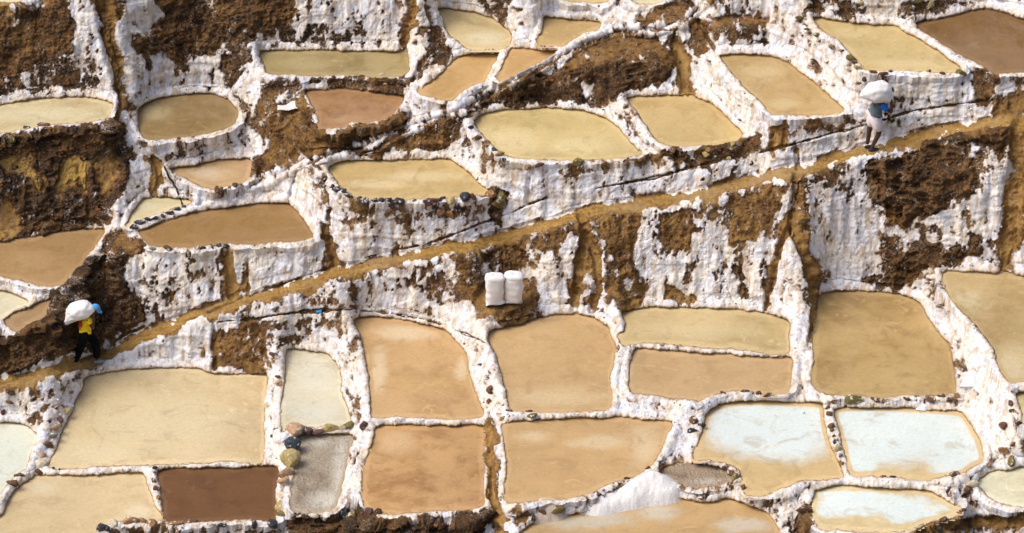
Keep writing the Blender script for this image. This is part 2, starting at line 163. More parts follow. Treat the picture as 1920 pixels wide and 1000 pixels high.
CRACKS=[[(-8.046,-1.438),(-7.064,-1.096),(-5.851,-0.585),(-5.062,-0.329),(-4.395,-0.098),(-4.125,0)],
[(-3.904,0),(-3.417,0.159),(-2.805,0.366),(-1.949,0.524),(-1.339,0.73),(-0.67,1.012),(0,1.257),(0.488,1.463),(0.974,1.632),(1.705,1.741),(2.436,1.888),(3.291,2.036),(4.138,2.276),(5.365,2.524),(6.321,2.772),(7.299,3.041),(8.035,3.226),(8.275,3.31),(9.235,3.572),(10.79,3.782),(11.629,3.973),(12.643,4.157)],
[(-6.69,-1.265),(-5.837,-1.18),(-4.869,-1.035),(-3.77,-0.997),(-2.931,-1.062),(-1.95,-1.219),(-1.091,-1.516),(-0.663,-1.688)],
[(-4.925,2.278),(-4.173,2.516),(-3.318,2.642),(-2.828,2.927),(-2.464,3.117),(-1.721,3.332),(-0.74,3.8),(0,4.233),(0.867,4.683),(1.739,5.142),(2.367,5.393),(3.479,5.505),(3.849,5.525)],
[(3.913,5.589),(4.171,5.814),(4.476,6.117),(4.722,6.462)],
[(3.799,5.525),(3.748,5.274)],
[(-12.233,-2.542),(-11.531,-2.462),(-10.804,-2.365),(-10.035,-2.176),(-9.382,-1.974),(-8.907,-1.586),(-8.423,-1.367)],
[(1.583,1.729),(1.608,1.315)],
[(6.656,5.67),(6.832,5.54)],
[(-2.06,6.493),(-1.997,5.867)],
[(-0.663,-1.688),(-0.421,-1.866),(-0.299,-2.276),(-0.059,-2.855)]]
EARTH=[(0.02,0.3,[(-12.778,5.831),(-11.904,5.927),(-11.175,6.035),(-10.3,6.168),(-10.114,5.708),(-10.05,5.273),(-10.173,5.087),(-10.671,4.839),(-11.164,4.466),(-11.531,4.154),(-12.726,3.954)]),
(0.25,0.8,[(-12.824,6.723),(-10.041,6.694),(-10.325,6.205),(-11.175,6.047),(-11.904,5.952),(-12.778,5.831)]),
(0.42,0.1,[(-11.164,4.652),(-10.671,5.025),(-9.865,5.112),(-9.551,4.837),(-9.658,4.097),(-10.429,3.998),(-11.17,3.996),(-12.719,3.803),(-12.734,4.203),(-11.531,4.277)]),
(0.05,0.5,[(-9.769,6.695),(-9.234,6.702),(-9.21,5.338),(-9.089,4.843),(-8.987,4.158),(-9.101,4.092),(-9.362,4.898),(-9.61,5.332)]),
(0.15,0.45,[(-9.113,4.092),(-8.94,3.973),(-8.753,3.543),(-8.696,3.159),(-8.914,3.281),(-9.129,3.526)]),
(0.05,0.28,[(-8.36,6.239),(-8.241,6.743),(-5.002,6.753),(-5.155,5.756),(-6.119,5.494),(-6.625,5.25),(-7.006,4.904),(-7.632,4.829),(-8.244,4.846),(-8.602,4.712),(-8.773,5.04),(-8.832,5.349),(-8.544,5.488),(-8.242,5.87)]),
(0.2,0.1,[(-6.88,4.879),(-6.37,5.496),(-5.996,5.496),(-5.982,4.861),(-6.295,4.487),(-6.627,4.151),(-6.82,4.38)]),
(0.45,0.05,[(-5.006,5.757),(-4.005,5.569),(-3.254,5.506),(-3.004,5.157),(-5.757,5.131),(-5.876,5.501)]),
(0.75,0.3,[(-8.244,4.846),(-7.006,4.904),(-6.82,4.38),(-6.627,4.126),(-7.516,4.159),(-8.499,4),(-8.7,4.362)]),
(0.02,0.6,[(-2.448,6.743),(-2.172,6.741),(-2.258,5.863),(-2.422,5.045),(-2.652,5.053),(-2.551,5.626)]),
(0.18,0.2,[(-2.095,5.611),(-1.774,5.496),(-1.346,5.085),(-1.591,4.725),(-2.042,4.333),(-2.255,4.336),(-2.112,4.844),(-2.217,5.23)]),
(0.1,0.2,[(-4.845,4.435),(-2.383,4.468),(-2.477,3.963),(-3.35,4.094),(-4.779,4.158)]),
(0.02,0.42,[(-5.969,3.855),(-5.148,4.218),(-4.815,4.157),(-4.486,3.134),(-3.93,3.157),(-3.198,3.297),(-2.508,3.707),(-2.614,3.231),(-3.198,2.89),(-3.933,2.606),(-4.933,2.466),(-5.115,2.095),(-5.681,1.914),(-6.106,1.826),(-6.892,1.575),(-6.952,1.723),(-6.111,1.975),(-6.015,2.48),(-5.699,2.602),(-5.553,3.223),(-5.961,3.353)]),
(0.35,0.15,[(-6.496,3.998),(-5.969,3.88),(-5.578,3.223),(-5.828,2.79),(-6.191,3.257)]),
(0.02,0.12,[(-12.656,2.9),(-11.792,3.046),(-11.192,3.161),(-10.59,3.263),(-9.373,3.355),(-9.053,3.216),(-8.846,2.969),(-8.699,2.657),(-8.807,2.22),(-8.905,1.599),(-9.126,1.227),(-9.322,0.859),(-10.56,0.81),(-11.758,0.588),(-12.571,0.537)]),
(0.0,1.05,[(-11.839,2.392),(-11.42,2.505),(-11.155,2.457),(-10.914,2.36),(-10.815,2.089),(-10.934,1.843),(-11.079,1.867),(-11.153,2.149),(-11.417,2.062),(-11.682,2.184)]),
(0.0,1.05,[(-10.332,2.46),(-10.064,2.584),(-9.747,2.461),(-9.843,2.19),(-9.743,1.907),(-9.888,1.623),(-10.036,1.82),(-10.135,2.091),(-10.231,1.771),(-10.377,1.697),(-10.475,1.906),(-10.331,2.152)]),
(0.02,0.75,[(-12.135,1.226),(-11.593,1.472),(-11.387,1.227),(-11.454,0.736),(-11.885,0.637),(-12.135,0.735)]),
(0.02,0.62,[(-9.662,2.585),(-9.306,2.835),(-9.063,2.466),(-9.08,1.907),(-9.275,1.474),(-9.473,1.968)]),
(0.05,0.7,[(-8.849,3.094),(-8.401,2.656),(-8.08,2.348),(-8.029,1.915),(-8.268,1.58),(-8.416,1.58),(-8.339,2.347),(-8.625,2.78)]),
(0.02,0.15,[(-8.999,0.759),(-8.37,0.672),(-8.262,0.39),(-8.779,0.219),(-8.833,-0.244),(-8.52,-0.732),(-8.361,-1.221),(-8.786,-1.489),(-9.148,-1.732),(-9.502,-1.888),(-10.248,-2.074),(-11.045,-2.281),(-12.355,-2.459),(-12.372,-1.742),(-11.281,-1.5),(-10.936,-1.346),(-10.54,-1.144),(-10.403,-0.508),(-9.852,-0.024),(-9.433,0.613),(-9.316,0.797)]),
(0.02,0.55,[(-8.915,0.784),(-8.543,0.734),(-8.322,0.549),(-8.515,0.39),(-8.963,0.366),(-9.23,0.513)]),
(0.55,0.5,[(-12.355,-2.471),(-11.531,-2.342),(-10.248,-2.122),(-9.446,-1.889),(-8.847,-1.489),(-8.422,-1.269),(-8.362,-1.392),(-8.847,-1.647),(-9.38,-1.998),(-10.134,-2.244),(-11.525,-2.521),(-12.347,-2.661)]),
(0.02,0.75,[(-6.629,0.341),(-6.484,0.341),(-6.341,-0.122),(-6.195,-0.549),(-6.339,-0.707),(-6.61,-0.732),(-6.583,-0.244)]),
(0.02,0.75,[(-6.095,0.183),(-6.009,0.122),(-5.962,-0.549),(-6.108,-0.61)]),
(0.02,0.4,[(-4.327,0.733),(-4.129,0.733),(-4.066,0.366),(-3.807,0.061),(-4.249,-0.024),(-4.25,0.366)]),
(0.04,0.42,[(-3.933,2.581),(-2.707,3.027),(-1.721,3.344),(-0.74,3.8),(0,4.22),(0.495,4.426),(0.767,4.369),(0.495,4.08),(-0.247,3.704),(-0.74,3.514),(-1.081,3.317),(-1.203,2.923),(-1.476,2.681),(-2.706,2.607),(-3.319,2.544)]),
(0.04,0.2,[(0.495,4.426),(1.238,4.742),(1.606,4.67),(2.969,4.8),(3.656,4.895),(3.748,5.212),(3.742,4.833),(3.525,4.329),(2.719,4.054),(2.219,3.797),(1.974,3.665),(1.236,3.733),(0,3.705),(-0.74,3.552),(-0.247,3.766)]),
(0.5,0.2,[(1.581,4.262),(1.828,4.322),(2.024,4.135),(1.999,3.726),(1.68,3.73)]),
(0.0,0.5,[(1.618,5.328),(2.741,5.432),(3.48,5.345),(3.721,5.086),(3.617,4.881),(2.845,4.8),(2.101,4.696),(1.482,4.67),(1.238,4.767)]),
(0.0,0.8,[(3.748,5.237),(3.922,5.187),(4.211,4.583),(4.227,3.98),(3.857,3.98),(3.814,4.457)]),
(0.05,0.3,[(4.104,5.696),(4.493,5.684),(4.677,5.049),(4.455,4.802),(4.213,4.833),(4.034,5.213)]),
(0.12,0.5,[(4.589,5.705),(5.218,5.889),(6.003,5.768),(5.941,5.495),(5.196,5.443),(4.707,5.549)]),
(0.3,0.2,[(4.563,5.53),(5.94,5.445),(5.941,5.173),(4.729,5.224)]),
(0.1,0.5,[(2.93,5.96),(3.626,6.176),(4.362,6.182),(4.417,6.071),(4.068,5.722),(3.482,5.659),(2.806,5.711)]),
(0.12,0.25,[(1.095,2.373),(2.925,2.474),(3.604,2.618),(3.679,2.729),(4.141,2.716),(5.373,2.979),(5.668,3.084),(5.667,2.681),(5.18,2.438),(4.503,2.252),(3.956,2.215),(3.871,2.435),(3.592,2.459),(2.679,2.24),(1.704,2.239)]),
(0.45,0.4,[(1.217,2.336),(2.679,2.24),(2.557,2.07),(1.217,2.069)]),
(0.05,0.7,[(5.842,3.164),(6.318,3.183),(6.297,2.675),(5.867,2.496)]),
(0.3,0.4,[(6.682,3.28),(7.795,3.471),(7.975,3.227),(6.808,3.1)]),
(0.5,0.4,[(6.548,2.001),(7.282,2.16),(8.016,2.429),(8.264,2.066),(8.269,1.459),(7.539,1.398),(6.672,1.516)]),
(0.02,0.2,[(8.139,2.429),(8.98,2.67),(10.172,2.967),(11.117,3.118),(11.357,3.02),(11.137,2.537),(10.779,2.175),(10.662,1.813),(10.102,1.428),(9.279,1.189),(8.874,0.912),(8.371,0.998),(8.171,1.581)]),
(0.02,0.55,[(8.332,1.216),(8.872,1.094),(8.991,0.948),(8.579,0.913),(8.274,1.071)]),
(0.55,0.3,[(10.407,2.783),(10.996,2.876),(10.999,1.934),(10.522,1.572),(10.521,2.056)]),
(0.08,0.2,[(7.81,-0.305),(8.537,-0.146),(8.892,0.219),(9.35,0.461),(10.177,0.363),(10.682,0.157),(9.933,0.097),(9.514,-0.024),(9.076,-0.512),(8.419,-0.488)]),
(0.25,0.2,[(8.302,0.852),(8.785,0.754),(8.798,0),(8.535,-0.061)]),
(0.42,0.15,[(9.225,0.971),(10.171,0.848),(10.116,0.46),(9.121,0.462)]),
(0.08,0.2,[(10.295,0.606),(10.68,0.63),(10.656,0.218),(10.356,0.218)]),
(0.02,0.65,[(11.24,3.167),(12.583,3.327),(12.317,2.415),(11.574,1.208),(11.543,0.725),(11.269,-0.218),(11.073,-0.145),(11.133,0.968),(11.241,1.813)]),
(0.05,0.6,[(6.355,1.94),(6.573,1.94),(6.673,0.971),(6.956,0),(7.024,-0.73),(6.885,-1.685),(6.76,-1.744),(6.727,-0.726),(6.502,0.242),(6.205,0.824),(5.944,0.825),(6.185,1.213)]),
(0.05,0.6,[(6.004,0.849),(6.204,0.727),(6.014,0),(5.839,-0.728),(5.706,-0.996),(5.779,-0.243)]),
(0.05,0.5,[(3.402,1.276),(4.153,1.239),(4.202,0.85),(4.032,0.364),(3.766,0.219),(3.402,0.486)]),
(0.05,0.5,[(4.979,1.555),(6.185,1.843),(5.943,1.213),(5.606,0.461),(5.051,0.583)]),
(0.55,0.5,[(4.008,1.397),(4.979,1.603),(5.051,0.729),(4.251,0.729)]),
(0.08,0.52,[(1.763,1.155),(2.855,1.215),(2.82,0.243),(2.98,-0.73),(2.489,-0.995),(2.207,-0.546),(2.088,0.364)]),
(0.1,0.52,[(3.307,-0.875),(3.552,-0.584),(3.831,-0.486),(4.28,-0.875),(4.277,-0.948)]),
(0.04,0.2,[(5.042,0),(5.345,-0.061),(5.371,-0.729),(5.164,-0.729)]),
(0.02,0.6,[(1.496,1.156),(1.726,1.155),(1.943,0.364),(2.063,-0.243),(1.907,-0.996),(1.75,-1.033),(1.87,-0.364),(1.7,0),(1.604,-0.729),(1.337,-1.058),(1.519,0)]),
(0.1,0.45,[(-1.336,0.219),(0,0.585),(1.459,1.07),(1.518,0.729),(1.093,0.364),(0.608,0.182),(0.487,-0.365),(0.705,-1.118),(0,-1.416),(-0.665,-1.269),(-1.067,-0.728),(-1.335,-0.243)]),
(0.4,0.3,[(-0.73,0),(0.608,0.122),(0.487,-0.243),(-0.73,-0.243)]),
(0.02,0.55,[(-0.814,-0.365),(-0.366,-0.195),(0.365,-0.219),(0.535,-0.584),(0.388,-0.909),(-0.061,-1.065),(-0.581,-1.064),(-0.873,-0.788)]),
(0.42,0.35,[(-2.495,-0.146),(-1.335,0),(-1.067,-0.728),(-1.275,-0.972),(-1.949,-0.853),(-2.313,-0.365)]),
(0.1,0.5,[(-6.91,-1.362),(-5.59,-1.252),(-5.54,-2.425),(-6.196,-2.454),(-6.857,-2.383)]),
(0.35,0.3,[(-5.59,-1.215),(-4.48,-1.157),(-4.531,-1.705),(-5.485,-1.881)]),
(0.5,0.4,[(-9.233,-5.727),(-7.725,-5.618),(-5.156,-5.601),(-5.162,-6.687),(-9.521,-6.618)]),
(0.06,0.08,[(-4.86,-5.527),(-3.138,-5.44),(-1.859,-5.369),(-0.524,-5.242),(-0.326,-5.467),(-0.523,-5.815),(-0.698,-6.63),(-4.862,-6.677)]),
(0.05,0.65,[(-0.654,-3.447),(-0.427,-3.439),(-0.377,-4.12),(-0.281,-4.676),(-0.326,-5.127),(-0.093,-5.79),(-0.174,-6.602),(-0.348,-6.621),(-0.349,-5.811),(-0.525,-5.131),(-0.633,-4.687)]),
(0.45,0.3,[(7.475,-2.895),(9.972,-2.826),(9.985,-3.06),(7.588,-3.106)]),
(0.06,0.4,[(6.33,-5.134),(6.507,-4.996),(6.531,-5.654),(6.801,-6.34),(5.686,-6.318),(6.028,-5.68)]),
(0.1,0.5,[(8.402,-6.215),(8.515,-5.754),(8.995,-5.593),(9.73,-5.467),(11.114,-5.395),(12.086,-5.416),(12.077,-5.667),(10.332,-5.665),(9.474,-5.834)]),
(0.1,0.3,[(9.922,-2.152),(10.107,-2.05),(10.234,-2.375),(9.983,-2.638),(9.858,-2.56)]),
(0.35,0.1,[(-0.755,6.791),(0.1,6.746),(0.025,5.5),(-0.314,5.774),(-0.692,6.041)]),
(0.35,0.25,[(6.651,6.651),(7.388,6.649),(8.369,6.03),(7.886,5.791),(6.905,5.919)]),
(0.25,0.25,[(8.674,6.09),(10.239,6.168),(10.87,6.077),(9.369,5.631),(8.976,5.558)]),
(0.25,0.3,[(10.387,4.495),(11.019,4.287),(11.028,3.781),(10.556,3.761)]),
(0.02,0.7,[(10.79,3.758),(11.629,3.949),(12.641,4.133),(12.608,3.54),(10.79,3.443)]),
(0.4,0.2,[(11.204,4.336),(12.652,4.355),(12.639,4.071),(11.203,4.057)]),
(0.05,0.45,[(-10.906,-3.535),(-10.414,-3.136),(-10.331,-3.232),(-10.609,-3.775)]),
(0.05,0.5,[(3.102,-4.307),(3.99,-4.224),(4.888,-4.374),(5.015,-4.607),(4.95,-4.95),(4.802,-5.011),(4.785,-4.669),(3.986,-4.314),(3.275,-4.468)]),
(0.45,0.4,[(-3.9,1.524),(-0.73,1.558),(-0.244,1.281),(-1.581,0.973),(-3.163,1.095),(-3.902,1.219)]),
(0.05,0.35,[(-0.634,1.706),(0,1.768),(-0.122,1.282),(-0.427,1.159)]),
(0.35,0.3,[(-5.842,3.977),(-5.463,4.345),(-4.963,4.343),(-4.957,4.028),(-5.458,3.721)]),
(0.5,0.4,[(-4.505,-1.218),(-3.89,-1.094),(-3.825,-1.457),(-3.885,-1.7)]),
(0.5,0.6,[(-0.116,-5.214),(0.29,-4.937),(1.044,-5.046),(1.743,-4.938),(3.036,-4.496),(3.988,-4.281),(4.966,-4.44),(5.059,-5.001),(5.574,-5.225),(5.456,-5.363),(4.776,-5.067),(3.261,-5.101),(1.742,-5.341),(0.579,-5.537),(0,-5.783)]),
(0.05,0.3,[(-12.365,-1.921),(-11.534,-1.682),(-10.813,-1.442),(-10.482,-1.205),(-10.363,-1.807),(-11.531,-2.282),(-12.356,-2.399)]),
(0.93,0.4,[(-0.366,0.916),(0,1.196),(0.488,1.402),(0.974,1.571),(1.705,1.681),(2.436,1.827),(3.291,1.975),(4.138,2.215),(5.365,2.463),(6.322,2.711),(7.3,2.969),(8.037,3.154),(8.276,3.237),(9.236,3.5),(10.731,3.686),(10.744,3.371),(9.718,3.183),(9.002,3.017),(8.28,2.837),(7.302,2.519),(6.566,2.335),(5.843,2.167),(4.504,1.814),(3.412,1.633),(2.436,1.498),(1.584,1.34),(0.731,1.073),(0,0.879)]),
(0.9,0.4,[(-6.568,-1.192),(-5.353,-0.633),(-4.391,-0.244),(-3.838,-0.122),(-4.386,-0.341),(-5.348,-0.729)]),
(0.72,0.5,[(-12.354,-2.543),(-11.532,-2.366),(-10.249,-2.05),(-9.445,-1.804),(-8.847,-1.44),(-8.361,-1.221),(-8.302,-1.367),(-8.785,-1.635),(-9.382,-1.974),(-10.136,-2.22),(-11.527,-2.498),(-12.347,-2.661)])]
STONES=[(-4.308,1.968,0.171,0.098,'k'),(-4.218,1.821,0.146,0.085,'k'),(-4.078,1.796,0.11,0.073,'k'),(-3.964,1.715,0.195,0.11,'k'),(-3.826,1.679,0.122,0.098,'k'),(-3.7,1.578,0.171,0.11,'k'),(-3.489,1.475,0.171,0.134,'b'),(-3.355,1.433,0.171,0.171,'k'),(-3.136,1.454,0.146,0.11,'k'),(-2.978,1.481,0.122,0.098,'k'),(-2.808,1.405,0.146,0.195,'k'),(-2.662,1.481,0.098,0.098,'k'),(-2.552,1.419,0.195,0.183,'k'),(-2.249,1.484,0.098,0.073,'g'),(-1.993,1.448,0.122,0.073,'k'),(-1.847,1.421,0.22,0.171,'m'),(-1.629,1.519,0.171,0.085,'k'),(-1.398,1.459,0.171,0.159,'y'),(-1.07,1.489,0.22,0.207,'k'),(-0.9,1.514,0.134,0.207,'b'),(-1.605,1.235,0.22,0.195,'b'),(-1.435,1.178,0.183,0.171,'o'),(-1.216,1.299,0.146,0.098,'k'),(-1.034,1.195,0.146,0.146,'b'),(-0.548,1.584,0.268,0.159,'o'),(-0.305,1.446,0.317,0.366,'l'),(-0.366,1.136,0.207,0.159,'b'),(-0.945,3.152,0.098,0.098,'k'),(-0.772,2.91,0.171,0.122,'b'),(-0.661,2.793,0.085,0.061,'k'),(-0.562,2.717,0.122,0.061,'k'),(-0.415,2.638,0.146,0.073,'k'),(-0.28,2.532,0.171,0.11,'o'),(-0.171,2.39,0.11,0.073,'k'),(0.341,2.284,0.146,0.11,'o'),(0.584,2.273,0.22,0.098,'m'),(1.497,2.337,0.244,0.159,'l'),(0.158,2.265,0.11,0.073,'y'),(4.419,2.54,0.171,0.11,'y'),(4.48,2.629,0.146,0.085,'o'),(5.022,2.763,0.098,0.11,'y'),(4.945,2.462,0.122,0.073,'y'),(4.688,2.631,0.098,0.073,'b'),(6.632,5.729,0.122,0.098,'l'),(6.715,5.641,0.146,0.098,'l'),(6.89,5.475,0.183,0.085,'l'),(6.948,5.371,0.098,0.098,'b'),(7.083,5.313,0.122,0.098,'l'),(7.139,5.19,0.098,0.073,'k'),(7.403,5.03,0.207,0.073,'l'),(7.571,4.873,0.11,0.073,'b'),(7.761,4.707,0.183,0.134,'l'),(7.837,4.589,0.11,0.073,'b'),(7.936,4.444,0.171,0.11,'y'),(8.04,4.272,0.122,0.098,'b'),(8.205,4.407,0.146,0.073,'b'),(8.421,4.368,0.171,0.085,'b'),(8.592,4.396,0.098,0.061,'b'),(10.191,4.36,0.195,0.134,'l'),(8.1,6.079,0.244,0.098,'y'),(9.643,6.027,0.134,0.134,'y'),(9.315,6.088,0.171,0.098,'l'),(9.764,4.345,0.122,0.061,'b'),(9.452,4.395,0.11,0.061,'b'),(-11.542,2.9,0.268,0.146,'l'),(-10.809,3.248,0.268,0.098,'b'),(-9.368,3.118,0.134,0.085,'o'),(-11.168,3.173,0.171,0.085,'k'),(-8.719,0.865,0.171,0.11,'k'),(-8.556,0.966,0.244,0.098,'k'),(-8.365,1.03,0.134,0.085,'k'),(-8.221,1.055,0.146,0.085,'k'),(-8.044,1.131,0.122,0.073,'k'),(-7.889,1.179,0.171,0.085,'k'),(-7.712,1.266,0.183,0.085,'k'),(-7.57,1.343,0.122,0.073,'k'),(-7.333,1.27,0.098,0.061,'g'),(-8.199,0.377,0.122,0.085,'g'),(-7.844,0.371,0.183,0.122,'b'),(-7.199,0.391,0.122,0.073,'g'),(-7.065,0.389,0.098,0.085,'k'),(-6.86,0.422,0.061,0.11,'k'),(-6.691,0.436,0.11,0.098,'k'),(-6.533,0.424,0.11,0.098,'k'),(-3.318,4.462,0.11,0.073,'y'),(-3.044,4.434,0.159,0.085,'w'),(-4.407,4.169,0.122,0.098,'w'),(-2.731,4.335,0.11,0.061,'y'),(-2.942,4.211,0.098,0.061,'y'),(-4.161,4.375,0.098,0.061,'b'),(-6.768,1.677,0.171,0.22,'b'),(-6.406,1.833,0.122,0.098,'b'),(-9.999,-2.856,0.146,0.085,'o'),(-10.068,-3.322,0.195,0.122,'y'),(-10.184,-3.489,0.171,0.098,'m'),(-10.269,-3.671,0.183,0.171,'p'),(-10.313,-3.857,0.207,0.171,'g'),(-10.367,-4.055,0.268,0.183,'b'),(-10.487,-4.249,0.207,0.11,'p'),(-10.508,-4.454,0.366,0.171,'w'),(-10.515,-4.606,0.171,0.122,'b'),(-11.038,-4.873,0.268,0.146,'b'),(-11.262,-2.813,0.159,0.146,'b'),(-11.293,-3.032,0.134,0.073,'b'),(-10.938,-4.682,0.195,0.073,'b'),(-11.458,-3.317,0.098,0.122,'b'),(-7.93,-4.767,0.098,0.11,'b'),(-7.858,-4.959,0.11,0.11,'b'),(-7.804,-5.146,0.098,0.098,'o'),(-7.963,-4.512,0.11,0.061,'k'),(-9.705,-4.434,0.11,0.061,'k'),(-10.194,-4.525,0.061,0.061,'k'),(-10.063,-4.537,0.061,0.061,'k'),(-8.948,-5.775,0.22,0.195,'k'),(-8.761,-5.667,0.268,0.122,'w'),(-8.8,-5.804,0.22,0.134,'b'),(-8.517,-5.824,0.195,0.146,'g'),(-8.357,-5.627,0.341,0.146,'o'),(-8.148,-5.602,0.22,0.122,'o'),(-7.899,-5.655,0.268,0.098,'o'),(-7.371,-5.64,0.293,0.085,'o'),(-6.998,-5.616,0.244,0.073,'b'),(-6.362,-5.725,0.159,0.122,'k'),(-6.561,-5.706,0.122,0.073,'g'),(-5.641,-5.689,0.11,0.171,'k'),(-4.876,-3.715,0.366,0.293,'p'),(-4.592,-3.677,0.232,0.183,'m'),(-4.329,-3.707,0.256,0.146,'m'),(-4.045,-3.653,0.28,0.171,'y'),(-3.831,-3.622,0.146,0.122,'w'),(-3.64,-3.607,0.244,0.183,'l'),(-4.897,-4.018,0.341,0.329,'s'),(-4.904,-4.357,0.427,0.39,'y'),(-4.951,-4.64,0.293,0.22,'p'),(-5.001,-4.893,0.244,0.232,'p'),(-5.027,-5.097,0.183,0.159,'w'),(-5.006,-5.303,0.293,0.268,'y'),(-5.047,-5.508,0.268,0.183,'l'),(-5.279,-5.704,0.171,0.268,'k'),(-3.749,-5.456,0.244,0.22,'s'),(-3.407,-5.499,0.293,0.22,'l'),(-3.127,-5.369,0.183,0.159,'m'),(-2.951,-5.392,0.183,0.171,'b'),(-4.323,-5.515,0.195,0.085,'w'),(-3.589,-5.484,0.134,0.134,'b'),(-3.244,-3.614,0.171,0.171,'m'),(-5.358,-2.075,0.207,0.098,'m'),(-5.283,-2.537,0.122,0.073,'b'),(-5.323,-3.806,0.11,0.073,'k'),(-0.429,-2.802,0.134,0.159,'b'),(-0.476,-3.076,0.11,0.11,'b'),(-0.685,-2.244,0.098,0.061,'m'),(0.998,-5.327,0.22,0.171,'l'),(0.289,-5.341,0.146,0.11,'b'),(0.429,-5.455,0.098,0.146,'b'),(0.649,-5.36,0.122,0.098,'b'),(0.823,-5.367,0.085,0.061,'b'),(0.438,-3.351,0.22,0.085,'l'),(0.379,-3.244,0.146,0.073,'b'),(-0.213,-3.425,0.146,0.098,'y'),(-0.059,-3.233,0.146,0.073,'b'),(4.815,-4.517,0.22,0.122,'b'),(4.898,-4.655,0.195,0.171,'l'),(5.038,-4.85,0.098,0.146,'b'),(4.703,-4.423,0.146,0.085,'b'),(4.017,-3.451,0.22,0.171,'b'),(4.183,-3.537,0.146,0.11,'k'),(3.987,-3.696,0.159,0.11,'k'),(2.772,-5.046,0.11,0.098,'b'),(4.133,-5.077,0.11,0.085,'b'),(4.473,-4.366,0.122,0.073,'b'),(2.98,-4.451,0.11,0.073,'b'),(2.506,-4.65,0.122,0.073,'b'),(7.004,-3.168,0.11,0.11,'b'),(7.052,-3.307,0.122,0.122,'b'),(7.068,-3.595,0.134,0.134,'b'),(7.051,-3.689,0.085,0.073,'l'),(7.1,-3.79,0.098,0.073,'b'),(7.117,-3.898,0.122,0.11,'k'),(7.16,-4.047,0.122,0.146,'y'),(7.216,-4.206,0.085,0.085,'g'),(7.249,-4.348,0.098,0.073,'b'),(7.591,-3.006,0.293,0.195,'l'),(9.846,-2.897,0.22,0.098,'o'),(10.847,-3.539,0.171,0.146,'b'),(10.802,-4.065,0.183,0.159,'o'),(10.946,-4.336,0.171,0.195,'l'),(10.384,-4.411,0.183,0.098,'o'),(9.63,-4.586,0.244,0.146,'b'),(10.045,-4.808,0.22,0.171,'w'),(9.899,-4.931,0.146,0.159,'b'),(11.013,-3.038,0.122,0.11,'b'),(11.06,-3.915,0.146,0.122,'b'),(11.04,-3.292,0.122,0.098,'b'),(11.156,-3.635,0.122,0.098,'b'),(8.096,-4.61,0.11,0.061,'b'),(8.302,-4.621,0.122,0.073,'k'),(7.114,-3.046,0.122,0.073,'b'),(8.066,-3.001,0.171,0.085,'b'),(8.775,-2.975,0.146,0.073,'b'),(9.311,-3.003,0.195,0.098,'b'),(9.548,-2.907,0.171,0.085,'b'),(2.183,-0.769,0.183,0.195,'o'),(5.175,-2.808,0.146,0.085,'b'),(5.47,-2.844,0.122,0.098,'b'),(5.681,-2.912,0.146,0.085,'b'),(4.696,-2.828,0.11,0.073,'b'),(9.735,-5.401,0.122,0.085,'b'),(9.35,-5.533,0.171,0.11,'b'),(9.231,-5.668,0.146,0.098,'k'),(9.663,-5.8,0.171,0.098,'b'),(10.333,-5.445,0.146,0.085,'b'),(6.375,-5.449,0.268,0.171,'b'),(6.261,-5.644,0.195,0.146,'b'),(6.422,-5.633,0.195,0.146,'b'),(6.145,-5.697,0.146,0.11,'b'),(2.685,-5.601,0.098,0.073,'b'),(2.601,-5.7,0.122,0.085,'b'),(2.808,-5.721,0.122,0.085,'b'),(2.668,-5.437,0.073,0.061,'b')]
SPOT={'man_a':(-9.683,-2.187),'man_b':(8.2,2.713),'sack_a':(-0.388,-0.872),'sack_b':(0.024,-0.848),'cloth':(-5.141,3.629),'scrap':(-4.419,-1.071),'foam_a':(10.177,-2.693),'foam_b':(9.1,-3.187),'foam_c':(6.461,-3.26)}
HOSE=[(-8.055,2.249),(-7.952,2.099),(-7.805,1.902),(-7.729,1.655),(-7.606,1.342)]
HEAP_A=[(1.486,-5.178),(1.629,-5.025),(2.04,-4.839),(2.548,-4.651),(2.985,-4.519),(3.392,-4.585),(3.686,-4.806),(3.539,-4.96),(2.966,-5.036),(2.381,-5.146),(1.88,-5.233)]
HEAP_B=[(0.209,-5.276),(0.349,-5.135),(0.581,-5.047),(0.93,-5.069),(1.161,-5.2),(0.985,-5.331),(0.521,-5.396)]

def pip(X,Y,poly):
    p=np.asarray(poly,float); ins=np.zeros(X.shape,bool); n=len(p)
    for i in range(n):
        x0,y0=p[i]; x1,y1=p[(i+1)%n]
        if y0==y1: continue
        c=((y0>Y)!=(y1>Y))&(X<(x1-x0)*(Y-y0)/(y1-y0)+x0); ins^=c
    return ins
def dseg(X,Y,pts,closed):
    p=np.asarray(pts,float); n=len(p); d=np.full(X.shape,1e9)
    for i in range(n if closed else n-1):
        a=p[i]; b=p[(i+1)%n]; v=b-a; L=v@v+1e-12
        t=np.clip(((X-a[0])*v[0]+(Y-a[1])*v[1])/L,0,1)
        d=np.minimum(d,np.hypot(X-a[0]-t*v[0],Y-a[1]-t*v[1]))
    return d

def wy(t, z): return (t - z * cP) / sP

def smooth_poly(pts, n=3, closed=True):
    p = np.asarray(pts, float); N = len(p); out = []
    rng = range(N) if closed else range(N - 1)
    for i in rng:
        if closed: a, b, c, d = p[i - 1], p[i], p[(i + 1) % N], p[(i + 2) % N]
        else: a, b, c, d = p[max(i - 1, 0)], p[i], p[i + 1], p[min(i + 2, N - 1)]
        m1 = (c - a) * .5; m2 = (d - b) * .5; L = np.hypot(*(c - b))
        for m in (m1, m2):
            l = np.hypot(*m)
            if l > L: m *= L / l
        for k in range(n):
            u = k / n; u2 = u * u; u3 = u2 * u
            out.append((2*u3-3*u2+1)*b + (u3-2*u2+u)*m1*.8 + (-2*u3+3*u2)*c + (u3-u2)*m2*.8)
    if not closed: out.append(p[-1])
    return np.array(out)

